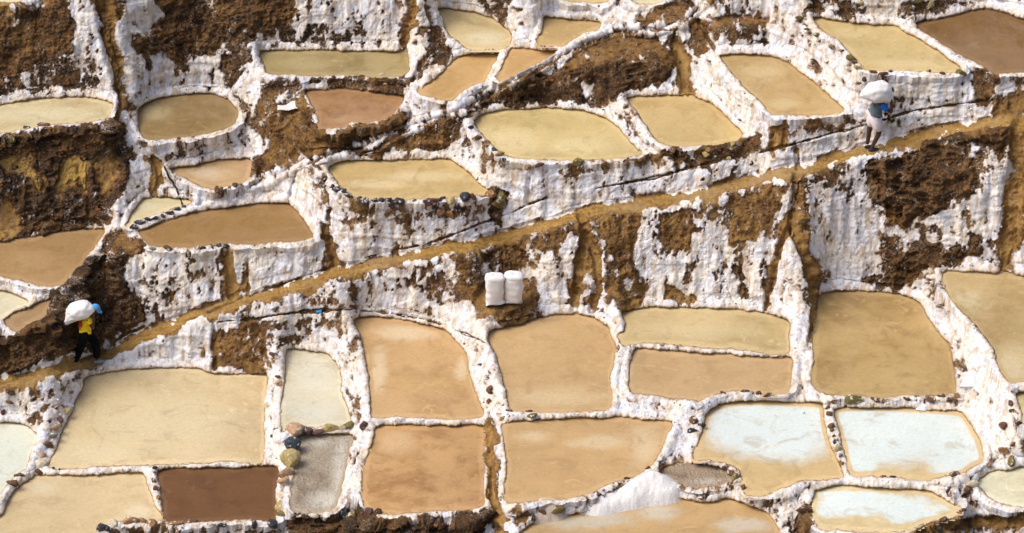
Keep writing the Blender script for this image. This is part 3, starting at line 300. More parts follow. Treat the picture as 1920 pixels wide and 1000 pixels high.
def hsh(ix, iy, iz, seed):
    h = (ix.astype(np.uint32) * np.uint32(374761393) + iy.astype(np.uint32) * np.uint32(668265263)
         + iz.astype(np.uint32) * np.uint32(2246822519) + np.uint32(seed * 3266489917 & 0xffffffff))
    h = (h ^ (h >> np.uint32(13))) * np.uint32(1274126177); h ^= h >> np.uint32(16)
    return (h & np.uint32(0xffffff)).astype(np.float32) / 16777216.0

def vn(x, y, z, seed=0):
    """value noise 0..1"""
    fx, fy, fz = np.floor(x), np.floor(y), np.floor(z)
    ix, iy, iz = fx.astype(np.int64), fy.astype(np.int64), fz.astype(np.int64)
    u, v, w = [(q * q * (3 - 2 * q)).astype(np.float32) for q in (x - fx, y - fy, z - fz)]
    r = 0
    for dz in (0, 1):
        for dy in (0, 1):
            a = hsh(ix, iy + dy, iz + dz, seed); b = hsh(ix + 1, iy + dy, iz + dz, seed)
            r = r + (a + (b - a) * u) * (v if dy else 1 - v) * (w if dz else 1 - w)
    return r

def fbm(x, y, z, o=3, seed=0):
    r = 0; a = 1; s = 0
    for k in range(o):
        r = r + a * vn(x * 2**k + 17.3 * k, y * 2**k + 5.1 * k, z * 2**k, seed + k); s += a; a *= .55
    return r / s
def sst(a, b, x):
    q = np.clip((x - a) / (b - a), 0, 1); return q * q * (3 - 2 * q)
def blur(a, n):
    for _ in range(n):
        b = np.pad(a, 1, mode='edge')
        a = (b[1:-1, :-2] + 2 * b[1:-1, 1:-1] + b[1:-1, 2:]) * .25
        b = np.pad(a, 1, mode='edge')
        a = (b[:-2, 1:-1] + 2 * b[1:-1, 1:-1] + b[2:, 1:-1]) * .25
    return a
def samp(grid, gx, gt, x, t):
    fx = np.clip((x - gx[0]) / (gx[1] - gx[0]), 0, len(gx) - 1.001); ft = np.clip((t - gt[0]) / (gt[1] - gt[0]), 0, len(gt) - 1.001)
    i, j = ft.astype(int), fx.astype(int); u, v = ft - i, fx - j
    return (grid[i, j] * (1 - v) + grid[i, j + 1] * v) * (1 - u) + (grid[i + 1, j] * (1 - v) + grid[i + 1, j + 1] * v) * u

PN = list(PONDS)
for k in PN:
    q = list(PONDS[k]); q[8] = smooth_poly(q[8]); PONDS[k] = tuple(q)

# ---- coarse height solve: levels are known on ponds and flats, wall steepness in between
cs = 0.06
gx = np.arange(-13.0, 13.001, cs); gt = np.arange(-6.9, 6.901, cs)
GX, GT = np.meshgrid(gx, gt)
fixed = np.zeros(GX.shape, bool); zf = np.zeros(GX.shape); dmin = np.full(GX.shape, 9.)
for k in PN:
    z, poly = PONDS[k][0], PONDS[k][8]
    lo, hi = poly.min(0) - .2, poly.max(0) + .2
    a = np.searchsorted(gx, [lo[0], hi[0]]); b = np.searchsorted(gt, [lo[1], hi[1]])
    sl = (slice(*b), slice(*a)); m = pip(GX[sl], GT[sl], poly)
    fixed[sl] |= m; zf[sl][m] = z
    dmin[sl] = np.minimum(dmin[sl], dseg(GX[sl], GT[sl], poly, True))
f = np.full(GX.shape, .80)
for sa, eh, pts in EARTH:
    if sa < .3: f[pip(GX, GT, pts)] = .68
f[dmin < .11] = .25
wh = np.full((len(gt), len(gx) - 1), .06)
for k, (w, pts) in BANDS.items():
    m = dseg(GX, GT, pts, False) < w / 2; f[m] = .12; wh[m[:, :-1] & m[:, 1:]] = .25
for k, (z, pts) in FLATS.items():
    m = pip(GX, GT, pts); fixed |= m; zf[m] = z
g = f * cs / cP; gv = (g[:-1] + g[1:]) / 2
def Aop(z):
    o = np.zeros_like(z); dv = z[1:] - z[:-1]; o[1:] += dv; o[:-1] -= dv
    dh = wh * (z[:, 1:] - z[:, :-1]); o[:, 1:] += dh; o[:, :-1] -= dh
    return o
bb = np.zeros_like(GX); bb[1:] += gv; bb[:-1] -= gv
diag = np.full_like(GX, 1e-9); diag[1:] += 1; diag[:-1] += 1; diag[:, 1:] += wh; diag[:, :-1] += wh
z = np.where(fixed, zf, GT / cP * .5)
r = bb - Aop(z); r[fixed] = 0; y = r / diag; q = y.copy(); rz = (r * y).sum()
for it in range(900):
    Aq = Aop(q); Aq[fixed] = 0; al = rz / (q * Aq).sum(); z += al * q; r -= al * Aq
    y = r / diag; rn = (r * y).sum()
    if rn < 1e-9: break
    q = y + rn / rz * q; rz = rn
ZC = blur(z, 1); ZC = np.where(fixed, z, ZC)
print('solve', it, round(time.time() - T0, 1))

# paint of the slope: salt cover and earth hue (kinds of ground, not light)
salt_c = np.full(GX.shape, .83); hue_c = np.full(GX.shape, .42)
for sa, eh, pts in EARTH:
    m = pip(GX, GT, pts); salt_c[m] = sa; hue_c[m] = eh
DPAc = dseg(GX, GT, BANDS['path'][1], False)
for k, (w, pts) in BANDS.items():
    d = dseg(GX, GT, pts, False)
    if k == 'path': m = d < w * .42; salt_c[m] = .0; hue_c[m] = .78
    else: m = d < w * .5; salt_c[m] = .62; hue_c[m] = .45
# white crusted rim right round every pond except the earthen ones
salt_c = blur(salt_c, 1); hue_c = blur(hue_c, 1)

# ---- fine grid
FS = 0.0185
xf = np.arange(-12.35, 12.351, FS); tf = np.arange(-6.45, 6.451, FS)
ext = np.cumsum(0.05 * 1.16 ** np.arange(32)); ext = ext[ext < 40]
xs = np.concatenate([xf[0] - ext[::-1], xf, xf[-1] + ext]); ts = np.concatenate([tf[0] - ext[::-1], tf, tf[-1] + ext])
X, T = np.meshgrid(xs, ts); SH = X.shape
core = (abs(X) <= 12.4) & (abs(T) <= 6.5)
Xc = np.clip(X, gx[0], gx[-1]); Tc = np.clip(T, gt[0], gt[-1])
Z = samp(ZC, gx, gt, Xc, Tc) + .5 * (T - Tc) / cP
over = np.hypot(X - Xc, T - Tc)
Z = Z + np.clip(over, 0, 6) * .25 * (fbm(X * .35, T * .35, X * 0, 3, 5) - .5)
_o = np.zeros(SH, np.float32); _x, _t = X.astype(np.float32), T.astype(np.float32)
wx = (fbm(_x * 2.2, _t * 2.2, _o, 4, 301) - .5) * .50; wt = (fbm(_x * 2.2, _t * 2.2, _o + 9, 4, 311) - .5) * .50
SALT = samp(salt_c, gx, gt, Xc + wx, Tc + wt); HUE = samp(hue_c, gx, gt, Xc + wx, Tc + wt * 1.5)
HUE = np.where(HUE > .88, 1.10 - .95 * sst(.49, .60, fbm(_x * 3.4, _t * 2.6, _o + 3, 4, 321)), HUE)
# signed distance to the ponds, nearest pond
DP = np.full(SH, 9.0, np.float32); NP_ = np.full(SH, -1); OWN = np.full(SH, -1); OWND = np.full(SH, 9.0, np.float32)
for i, k in enumerate(PN):
    zp, poly = PONDS[k][0], PONDS[k][8]
    lo, hi = poly.min(0) - 1.3, poly.max(0) + 1.3
    a = np.searchsorted(xs, [lo[0], hi[0]]); b = np.searchsorted(ts, [lo[1], hi[1]])
    sl = (slice(*b), slice(*a)); x_, t_ = X[sl], T[sl]
    # wobble the shore a little
    d = dseg(x_, t_, poly, True); ins = pip(x_, t_, poly)
    d = np.where(ins, -d, d).astype(np.float32)
    d = d + (fbm(x_ * 3.1, t_ * 3.1, x_ * 0 + i, 3, 31) - .5) * .07 + (fbm(x_ * 15, t_ * 15, x_ * 0 + i, 2, 35) - .5) * .045
    m = d < DP[sl]; DP[sl][m] = d[m]; NP_[sl][m] = i
    zc = Z[sl]; dd = np.maximum(d, 0)
    ok = (zc <= zp + .22) & (zc > zp - 2.6) & (dd < np.where(zc < zp - .12, 1.15, .30))
    m = ok & (dd < OWND[sl]); OWND[sl][m] = dd[m]; OWN[sl][m] = i
ins = DP < 0
LV = np.array([PONDS[k][0] for k in PN] + [0.])
zl = LV[NP_]
DRY = np.array([PONDS[k][6] for k in PN] + [0])[NP_]
bed = zl - .09 * sst(0, .10, -DP)
Z = np.where(DP < 0, bed, Z)
DPATH = dseg(X, T, BANDS['path'][1], False) + (fbm(X * 3.2, T * 3.2, X * 0, 4, 88) - .5) * .16 + .02; DRID = dseg(X, T, BANDS['ridge'][1], False)
onp = DPATH < BANDS['path'][0] * .5
lump = fbm(X * 2.3, T * 2.3, X * 0, 2, 77)
rw_ = .5 + 1.0 * fbm(X * 1.1, T * 1.1, X * 0, 2, 79)
rim = np.where(DP >= 0, sst(0, .03, DP) * (1 - sst(.10, .26, DP / rw_)), 0) * (.1 + 1.3 * lump)
Z = Z + rim * .060 * (1 - sst(.0, .05, .35 - DPATH) * 0)
# kerb lip along both paths
w = BANDS['ridge'][0]
Z += .06 * np.exp(-((DRID - w * .45) / .05) ** 2) * (DP > .03) * (.5 + lump)
Z -= .05 * (1 - sst(0, w * .5, DRID))
print('grid', SH, round(time.time() - T0, 1))

Y = wy(T, Z)
def normals(X, Y, Z):
    ax = [np.gradient(q, axis=1) for q in (X, Y, Z)]; at = [np.gradient(q, axis=0) for q in (X, Y, Z)]
    n = [ax[1] * at[2] - ax[2] * at[1], ax[2] * at[0] - ax[0] * at[2], ax[0] * at[1] - ax[1] * at[0]]
    L = np.sqrt(n[0] ** 2 + n[1] ** 2 + n[2] ** 2) + 1e-12
    return [q / L for q in n]
N = normals(X, blur(Y, 3), blur(Z, 3))
steep = sst(.75, .35, N[2])          # 1 on wall faces
# ---- salt crust mask, frayed at its edges
x1, y1, z1 = X.astype(np.float32), Y.astype(np.float32), Z.astype(np.float32)
fine = fbm(x1 * 8, T * 6.0, z1 * 2, 5, 101)
strk = fbm(x1 * 6.5, T * .9, y1 * 1.5, 3, 140)
big = fbm(x1 * 1.4, T * 1.4, z1 * 0, 3, 160)
fleck = vn(x1 * 24, T * 20, z1 * 4, 118)
SV = SALT * 1.0 + (fine - .5) * 1.75 + (fleck - .5) * .28 + (strk - .5) * .95 * (.3 + .7 * steep) + (big - .5) * .75
# rims hold a white crust
rimw = (1 - sst(.10, .22, DP)) * (DP > -.1)
SV += rimw * np.where(SALT > .22, .26, .0) * vn(x1 * 1.7, T * 1.7, x1 * 0, 171) + rimw * .05
SV = np.where(onp, SV - .25 + .18 * sst(.10, .16, DPATH), SV)
SM = sst(.44, .56, SV)

# ---- relief
def billow(s, seed, zs=1.):
    return np.abs(2 * vn(x1 * s, y1 * s, z1 * s * zs, seed) - 1)
edge = sst(.0, .10, DP) * .85 + .15
edge = np.where(DP < -.03, .0, edge)
saltR = .060 * billow(2.3, 11, .45) + .036 * billow(6.5, 12, .4) + .022 * billow(15, 13, .6) + .013 * billow(34, 19)
ledge_ = .030 * (np.abs(2 * vn(x1 * .7, y1 * .7, z1 * 3.2 + .6 * vn(x1 * 1.5, y1 * 1.5, z1, 18), 17) - 1) < .18)
flute = blur(ledge_, 1) * steep + (.11 * (vn(x1 * 6, y1 * 3, z1 * .6, 14) - .5) + .10 * (fbm(x1 * 1.6, y1 * 1.6, z1 * .8, 2, 15) - .5)) * steep
rough = sst(.35, .05, SALT) * np.maximum(sst(.75, .55, HUE), sst(.85, .95, HUE)) + .35
bold = sst(.14, .04, SALT) * sst(.32, .22, HUE)
rk = (.34 * bold * (.45 - billow(1.7, 26, 1.3)) + .16 * bold * (.5 - billow(4.4, 27, 2.2)) + .10 * (vn(x1 * .9, y1 * .9, z1 * 5.5, 28) - .5) + .20 * (fbm(x1 * 1.8, y1 * 1.8, z1 * 1.8, 2, 21) - .5) + .15 * (.5 - billow(3.6, 22)) + .085 * (.5 - billow(8.5, 23))
      + .045 * (.5 - billow(17, 24)) + .024 * (vn(x1 * 33, y1 * 33, z1 * 33, 25) - .5))
rk *= np.clip(rough, 0, 1.35) * (.35 + .65 * steep)
smoothpath = sst(.10, .22, DPATH); flat = np.ones(SH)
for k, (zz, pts) in FLATS.items():
    d = np.where(pip(X, T, pts), 0, dseg(X, T, pts, True)); flat = np.minimum(flat, sst(0, .12, d))
disp = (SM * (saltR + flute + .018) + (1 - SM * .85) * rk * (.25 + .75 * flat)) * edge * (.15 + .85 * smoothpath)
disp += (1 - smoothpath) * (DP > 0) * (.05 * (fbm(x1 * 4, y1 * 4, z1 * 4, 3, 45) - .5) + .03 * (.5 - billow(10, 46)))
disp += .012 * (vn(x1 * 14, y1 * 14, z1 * 14, 44) - .5) * (DP > 0)
# outcrops get deep clefts
OC = SALT < .2
# gullies and cracks
gul = np.zeros(SH)
for w, dep, pts in GULLIES:
    d = dseg(X, T, smooth_poly(pts, 4, False), False) + (vn(x1 * 6, T * 6, x1 * 0, 61) - .5) * .06
    m = (1 - sst(w * .25, w * .75, d)); disp -= m * dep; gul = np.maximum(gul, m)
crk = np.zeros(SH)
for pts in CRACKS:
    d = dseg(X, T, smooth_poly(pts, 4, False), False) + (fbm(x1 * 4, T * 4, x1 * 0, 3, 62) - .5) * .10
    ww = .015 * (.5 + 1.2 * vn(x1 * 2.5, T * 2.5, x1 * 0, 63)); m = (1 - sst(ww * .6, ww * 2.0, abs(d))) * sst(.30, .48, fbm(x1 * .8, T * .8, x1 * 0 + 5, 3, 66)); crk = np.maximum(crk, m)
crk *= sst(.02, .08, DP)
disp -= crk * .09
damp = np.where(DP < 0, 0., 1.)
far = 1 - sst(12.4, 16, np.maximum(abs(X), abs(T) + 5.9))
disp *= damp * (.3 + .7 * far)
X2 = X + N[0] * disp; Y2 = Y + N[1] * disp; Z2 = Z + N[2] * disp
# ground never drops under the neighbouring water
lowcut = zl + .012
Z2 = np.where((DP > 0.02) & (DP < .16), np.maximum(Z2, lowcut + .02 * vn(x1 * 9, y1 * 9, z1, 71)), Z2)
VN = normals(X2, Y2, Z2)
print('relief', round(time.time() - T0, 1))
SV = np.where(crk > .5, np.minimum(SV, .25), SV)
SV = SV - gul * .45
HUE = HUE + gul * (.15 * (HUE < .8) - .9 * np.clip(fbm(x1 * 9, T * 1.3, x1 * 0, 3, 333) - .48, 0, 1))
VAR = big

# ------------------------------------------------------------------ materials
def s2l(c): return tuple(((v / 255) / 12.92 if v / 255 <= .04045 else ((v / 255 + .055) / 1.055) ** 2.4) for v in c) + (1.0,)
class NT:
    def __init__(s, name):
        s.m = bpy.data.materials.new(name); s.m.use_nodes = True; s.t = s.m.node_tree; s.b = s.t.nodes['Principled BSDF']
        s.g = s.t.nodes.new('ShaderNodeNewGeometry')
    def n(s, typ, **kw):
        o = s.t.nodes.new(typ)
        for k, v in kw.items(): setattr(o, k, v)
        return o
    def l(s, a, b): s.t.links.new(a, b)
    def noise(s, scale, detail=4, rough=.6, vec=None, stretch=None, dist=0):
        o = s.n('ShaderNodeTexNoise'); o.inputs['Scale'].default_value = scale; o.inputs['Detail'].default_value = detail
        o.inputs['Roughness'].default_value = rough; o.inputs['Distortion'].default_value = dist
        src = vec or s.g.outputs['Position']
        if stretch:
            mp = s.n('ShaderNodeMapping'); mp.inputs['Scale'].default_value = stretch; s.l(src, mp.inputs[0]); src = mp.outputs[0]
        s.l(src, o.inputs['Vector']); return o.outputs['Fac']
    def attr(s, name): return s.n('ShaderNodeAttribute', attribute_name=name).outputs['Fac']
    def math(s, op, a, b=None, c=None):
        o = s.n('ShaderNodeMath', operation=op)
        for i, v in enumerate((a, b, c)):
            if v is None: continue
            if isinstance(v, (int, float)): o.inputs[i].default_value = v
            else: s.l(v, o.inputs[i])
        return o.outputs[0]
    def step(s, v, a, b):
        o = s.n('ShaderNodeMapRange', interpolation_type='SMOOTHSTEP'); o.inputs['From Min'].default_value = a; o.inputs['From Max'].default_value = b
        s.l(v, o.inputs['Value']); return o.outputs['Result']
    def ramp(s, v, stops):
        o = s.n('ShaderNodeValToRGB'); e = o.color_ramp.elements
        while len(e) < len(stops): e.new(.5)
        for q, (p, c) in zip(e, stops): q.position = p; q.color = c
        s.l(v, o.inputs[0]); return o.outputs[0]
    def mix(s, f, a, b):
        o = s.n('ShaderNodeMix', data_type='RGBA')
        if isinstance(f, (int, float)): o.inputs[0].default_value = f
        else: s.l(f, o.inputs[0])
        for i, v in ((6, a), (7, b)):
            if isinstance(v, tuple): o.inputs[i].default_value = v
            else: s.l(v, o.inputs[i])
        return o.outputs[2]
    def bump(s, v, strength, dist):
        o = s.n('ShaderNodeBump'); o.inputs['Strength'].default_value = strength; o.inputs['Distance'].default_value = dist
        s.l(v, o.inputs['Height']); s.l(o.outputs[0], s.b.inputs['Normal'])

def ground_material():
    t = NT('salted_earth')
    sv = t.attr('salt'); hue = t.attr('hue'); shore = t.attr('shore')
    n1 = t.noise(22, 5, .62); n2 = t.noise(6, 5, .6); n3 = t.noise(1.6, 4, .6); n4 = t.noise(62, 3, .6)
    strk = t.noise(9, 4, .6, stretch=(1, .5, .14))
    v = t.math('ADD', sv, t.math('MULTIPLY', t.math('SUBTRACT', n1, .5), .55))
    v = t.math('ADD', v, t.math('MULTIPLY', t.math('SUBTRACT', n4, .5), .25))
    mask = t.step(v, .43, .56)
    h = t.math('ADD', hue, t.math('MULTIPLY', t.math('SUBTRACT', n2, .5), .95))
    h = t.math('ADD', h, t.math('MULTIPLY', t.math('SUBTRACT', strk, .5), .45))
    h = t.math('ADD', h, t.math('MULTIPLY', t.math('SUBTRACT', n3, .5), .95))
    h = t.math('ADD', h, t.math('MULTIPLY', t.math('SUBTRACT', n1, .5), .35))
    h = t.math('DIVIDE', t.math('ADD', h, .165), 2.0)
    earth = t.ramp(h, [(0.04, (.022, .013, .008, 1)), (.17, (.060, .031, .012, 1)), (.28, (.135, .070, .022, 1)),
                       (.42, (.25, .138, .038, 1)), (.54, (.38, .235, .080, 1)), (.70, (.40, .26, .045, 1)), (1.0, (.46, .31, .07, 1))])
    # thin salt bloom on the bare earth next to the crust
    bloom = t.math('MULTIPLY', t.step(v, .12, .46), t.step(n1, .42, .62))
    earth = t.mix(t.math('MULTIPLY', bloom, .55), earth, (.36, .29, .23, 1))
    earth = t.mix(t.step(n1, .46, .80), earth, t.mix(.45, earth, (.32, .22, .13, 1)))
    earth = t.mix(t.math('MULTIPLY', t.step(n4, .56, .74), .6), earth, t.mix(.7, earth, (.02, .010, .005, 1)))
    salt = t.mix(t.step(n3, .42, .62), (.77, .79, .85, 1), (.81, .765, .69, 1))
    salt = t.mix(t.math('MULTIPLY', t.step(n2, .50, .66), .45), salt, (.58, .56, .55, 1))
    salt = t.mix(t.math('MULTIPLY', t.step(strk, .49, .63), .7), salt, (.52, .40, .27, 1))
    salt = t.mix(t.math('MULTIPLY', t.step(shore, .05, .7), .7), salt, (.60, .44, .24, 1)); salt = t.mix(t.math('MULTIPLY', t.step(shore, .45, .9), .8), salt, (.20, .12, .055, 1))
    stain = t.math('MULTIPLY', t.math('SUBTRACT', 1, t.step(v, .50, .86)), .62)
    salt = t.mix(stain, salt, (.42, .33, .26, 1))
    speck = t.math('MULTIPLY', t.step(n4, .57, .66), t.step(n2, .44, .60))
    salt = t.mix(t.math('MULTIPLY', speck, .7), salt, (.10, .06, .032, 1))
    vein = t.noise(3.1, 5, .62, stretch=(1, .6, .7)); vd = t.math('ABSOLUTE', t.math('SUBTRACT', vein, .5))
    vline = t.math('MULTIPLY', t.math('SUBTRACT', 1, t.step(vd, .002, .010)), t.step(n2, .46, .60))
    salt = t.mix(t.math('MULTIPLY', vline, .75), salt, (.16, .095, .05, 1))
    t.l(t.mix(mask, earth, salt), t.b.inputs['Base Color'])
    t.b.inputs['Roughness'].default_value = .85; t.b.inputs['Specular IOR Level'].default_value = .25
    hgt = t.math('ADD', t.math('MULTIPLY', n1, .6), t.math('MULTIPLY', n4, .4)); hgt = t.math('ADD', hgt, t.math('MULTIPLY', mask, .5))
    t.bump(hgt, .42, .03)
    return t.m
GROUND = ground_material()

def path_material():
    t = NT('worn_wet_earth')
    n1 = t.noise(3, 6, .66, stretch=(.5, 2.4, 2.4), dist=.6); n2 = t.noise(22, 5, .65); n3 = t.noise(.8, 3, .5); sv = t.attr('salt')
    c = t.ramp(t.math('ADD', t.math('MULTIPLY', n1, .6), t.math('MULTIPLY', n2, .4)),
               [(.30, (.11, .055, .014, 1)), (.44, (.23, .125, .024, 1)), (.56, (.37, .215, .042, 1)), (.72, (.47, .32, .12, 1))])
    c = t.mix(t.math('MULTIPLY', t.step(n3, .45, .65), .5), c, (.32, .225, .11, 1))
    m = t.step(t.math('ADD', sv, t.math('MULTIPLY', t.math('SUBTRACT', n2, .5), .5)), .46, .56)
    c = t.mix(m, c, (.78, .73, .66, 1))
    t.l(c, t.b.inputs['Base Color']); t.l(t.math('SUBTRACT', .95, t.math('MULTIPLY', n1, .4)), t.b.inputs['Roughness'])
    t.bump(n2, .5, .03); return t.m
PATHM = path_material()

def water_material(k, base, alt, amt, pale, dry, pats):
    pats = pats or [(0, 0, 0, 0)]
    t = NT('brine_' + 'pond'); b, a, p = [tuple(min(1, (q * .79 + .21 * w) * m_) for q, w, m_ in zip(c_[:3], (sum(c_[:3]) / 3,) * 3, (.965, 1.0, .965))) + (1,) for c_ in (s2l(base), s2l(alt), s2l(pale))]
    if pale[2] > 220: p = s2l(pale)
    n1 = t.noise(.75, 5, .62, dist=.6); n2 = t.noise(2.3, 5, .6, dist=.3, stretch=(.8, 1, 1)); n3 = t.noise(40, 2, .5)
    off = (hash_i(k) % 97) * 1.7
    v = t.math('ADD', t.math('MULTIPLY', n1, .7), t.math('MULTIPLY', n2, .3))
    c = t.mix(t.math('MULTIPLY', t.step(v, .46, .64), min(.95, amt * 2.2)), b, a)
    lite = tuple(min(1, q * 1.12) for q in b[:3]) + (1,)
    c = t.mix(t.math('MULTIPLY', t.step(v, .50, .36), .6), c, lite)
    pa = t.attr('pale'); q_ = .35 if max(r_[3] for r_ in pats) > .55 and pale[2] > 222 else .85; pv = t.math('ADD', pa, t.math('MULTIPLY', t.math('SUBTRACT', n2, .5), q_)); pv = t.math('ADD', pv, t.math('MULTIPLY', t.math('SUBTRACT', n1, .5), q_)); sh = t.attr('shore'); pv = t.math('SUBTRACT', pv, t.math('MULTIPLY', t.step(sh, .35, .75), .42))
    c = t.mix(t.math('MULTIPLY', t.step(pv, *((.36, .66) if pale[2] > 222 else (.26, .84))), .92 if pale[2] > 222 else .62), c, p)
    sh = t.attr('shore')
    c = t.mix(t.math('MULTIPLY', t.step(t.math('ADD', sh, t.math('MULTIPLY', t.math('SUBTRACT', n2, .5), 1.0)), .40, .62), .55), c,
              tuple(min(1, q * 1.16 + .03) for q in b[:3]) + (1,))
    n5 = t.noise(13, 4, .6); n7 = t.noise(.33, 3, .5)
    # wisps of settled salt with crisp ragged edges, and fine dark veins on the bed
    n6 = t.noise(2.6, 7, .66, dist=1.2, stretch=(.8, 1, 1)); wis = t.math('MULTIPLY', t.step(n6, .56, .64), t.step(n1, .46, .58))
    c = t.mix(t.math('MULTIPLY', wis, .42), c, tuple(min(1, q * 1.25 + .05) for q in b[:3]) + (1,))
    vd = t.math('ABSOLUTE', t.math('SUBTRACT', t.noise(1.3, 6, .6, dist=.8), .5))
    vl = t.math('MULTIPLY', t.math('SUBTRACT', 1, t.step(vd, .001, .007)), t.step(n2, .50, .62))
    c = t.mix(t.math('MULTIPLY', vl, .35), c, tuple(q * .5 for q in a[:3]) + (1,))
    blo = t.math('MULTIPLY', t.step(t.noise(1.7, 6, .65, dist=.8), .52, .68), .42)
    c = t.mix(blo, c, tuple(q * .78 for q in a[:3]) + (1,))
    g_ = t.math('ADD', t.math('ADD', t.math('ADD', .50, t.math('MULTIPLY', n7, .40)), t.math('MULTIPLY', n3, .26)), t.math('MULTIPLY', n5, .30))
    mm = t.n('ShaderNodeVectorMath', operation='SCALE'); t.l(c, mm.inputs[0]); t.l(g_, mm.inputs['Scale'])
    t.l(mm.outputs[0], t.b.inputs['Base Color'])
    if dry:
        t.b.inputs['Roughness'].default_value = .8
        t.bump(t.math('ADD', n2, t.math('MULTIPLY', t.noise(14, 5, .6), .9)), 1.0, .10)
    else:
        t.b.inputs['Roughness'].default_value = .07; t.b.inputs['IOR'].default_value = 1.33
        t.bump(t.noise(9, 2, .5), .05, .004)
    return t.m
def hash_i(k): return sum(ord(c) * 31 ** i for i, c in enumerate(k))

def plain(name, rgb, rough=.7, var=.25, scale=18, bump=.3, spec=.3):
    t = NT(name); b = s2l(rgb) if max(rgb) > 1 else tuple(rgb) + (1,)
    n = t.noise(scale, 4, .6); d = tuple(q * (1 - var) for q in b[:3]) + (1,); l = tuple(min(1, q * (1 + var)) for q in b[:3]) + (1,)
    t.l(t.ramp(n, [(.35, d), (.65, l)]), t.b.inputs['Base Color'])
    t.b.inputs['Roughness'].default_value = rough; t.b.inputs['Specular IOR Level'].default_value = spec
    if bump: t.bump(n, bump, .02)
    return t.m

# ------------------------------------------------------------------ object helpers
def tag(o, label=None, cat=None, group=None, kind=None):
    for k, v in (('label', label), ('category', cat), ('group', group), ('kind', kind)):
        if v: o[k] = v
    return o
def empty(name, loc, rz=0):
    o = bpy.data.objects.new(name, None); o.location = loc; o.rotation_euler = (0, 0, rz); o.empty_display_size = .2; C.objects.link(o); return o
def np_mesh(name, co, quads, mat, nor=None, attrs=None, smooth=True):
    me = bpy.data.meshes.new(name); nv, nf = len(co), len(quads); k = quads.shape[1]
    me.vertices.add(nv); me.vertices.foreach_set('co', np.ascontiguousarray(co, np.float32).ravel())
    me.loops.add(nf * k); me.loops.foreach_set('vertex_index', quads.astype(np.int32).ravel())
    me.polygons.add(nf); me.polygons.foreach_set('loop_start', np.arange(0, nf * k, k, dtype=np.int32))
    me.polygons.foreach_set('use_smooth', np.full(nf, smooth)); me.update(calc_edges=True)
    for an, av in (attrs or {}).items():
        at = me.attributes.new(an, 'FLOAT', 'POINT'); at.data.foreach_set('value', np.ascontiguousarray(av, np.float32))
    if mat: me.materials.append(mat)
    if nor is not None: me.normals_split_custom_set_from_vertices(nor.astype(np.float32))
    return me
def obj(name, me, parent=None, loc=(0, 0, 0)):
    o = bpy.data.objects.new(name, me); o.parent = parent; o.location = loc; C.objects.link(o); return o

# ------------------------------------------------------------------ split the ground surface
H_, W_ = SH
dpc = np.maximum(np.maximum(DP[:-1, :-1], DP[1:, 1:]), np.maximum(DP[:-1, 1:], DP[1:, :-1]))
keep = dpc > -.13
own = OWN[:-1, :-1].copy()
own[(dpc < .03)] = NP_[:-1, :-1][dpc < .03]
ownp = DPATH[:-1, :-1]; corec = core[:-1, :-1]
LAB = np.where(own >= 0, own, 1000)
kz = (ownp < .45) & (own >= 0) & (OWND[:-1, :-1] > .22)
LAB[kz] = 1000
LAB[(DRID[:-1, :-1] < BANDS['ridge'][0] * .5 + .04) & (OWND[:-1, :-1] > .05) & (own >= 0) & (dpc > .03)] = 1002
LAB[(DRID[:-1, :-1] < BANDS['ridge'][0] * .5 + .04) & (LAB == 1000)] = 1002
LAB[(ownp < BANDS['path'][0] * .5) & (dpc > .05)] = 1001
LAB[~corec] = 1000
idx = np.arange(H_ * W_).reshape(H_, W_)
Q = np.stack([idx[:-1, :-1], idx[:-1, 1:], idx[1:, 1:], idx[1:, :-1]], -1)
CO = np.stack([X2, Y2, Z2], -1).reshape(-1, 3); NO = np.stack(VN, -1).reshape(-1, 3)
ATT = {'salt': SV.ravel(), 'hue': HUE.ravel(), 'shore': np.exp(-np.maximum(DP, 0) / .045).ravel()}
def ground_piece(name, lab, mat, parent=None, org=(0, 0, 0)):
    q = Q[(LAB == lab) & keep]
    if not len(q): return None
    u, inv = np.unique(q, return_inverse=True)
    me = np_mesh(name, CO[u] - np.array(org), inv.reshape(-1, 4), mat, NO[u], {k: v[u] for k, v in ATT.items()})
    return obj(name, me, parent)
tag(ground_piece('hillside', 1000, GROUND), 'white crusted and brown earth slope between the ponds', kind='structure')
tag(ground_piece('footpath', 1001, PATHM), 'wet golden footpath climbing across the slope', kind='structure')
tag(ground_piece('ridge_path', 1002, GROUND), 'narrow salt-lined ridge path between the upper ponds', kind='structure')
print('ground', round(time.time() - T0, 1))

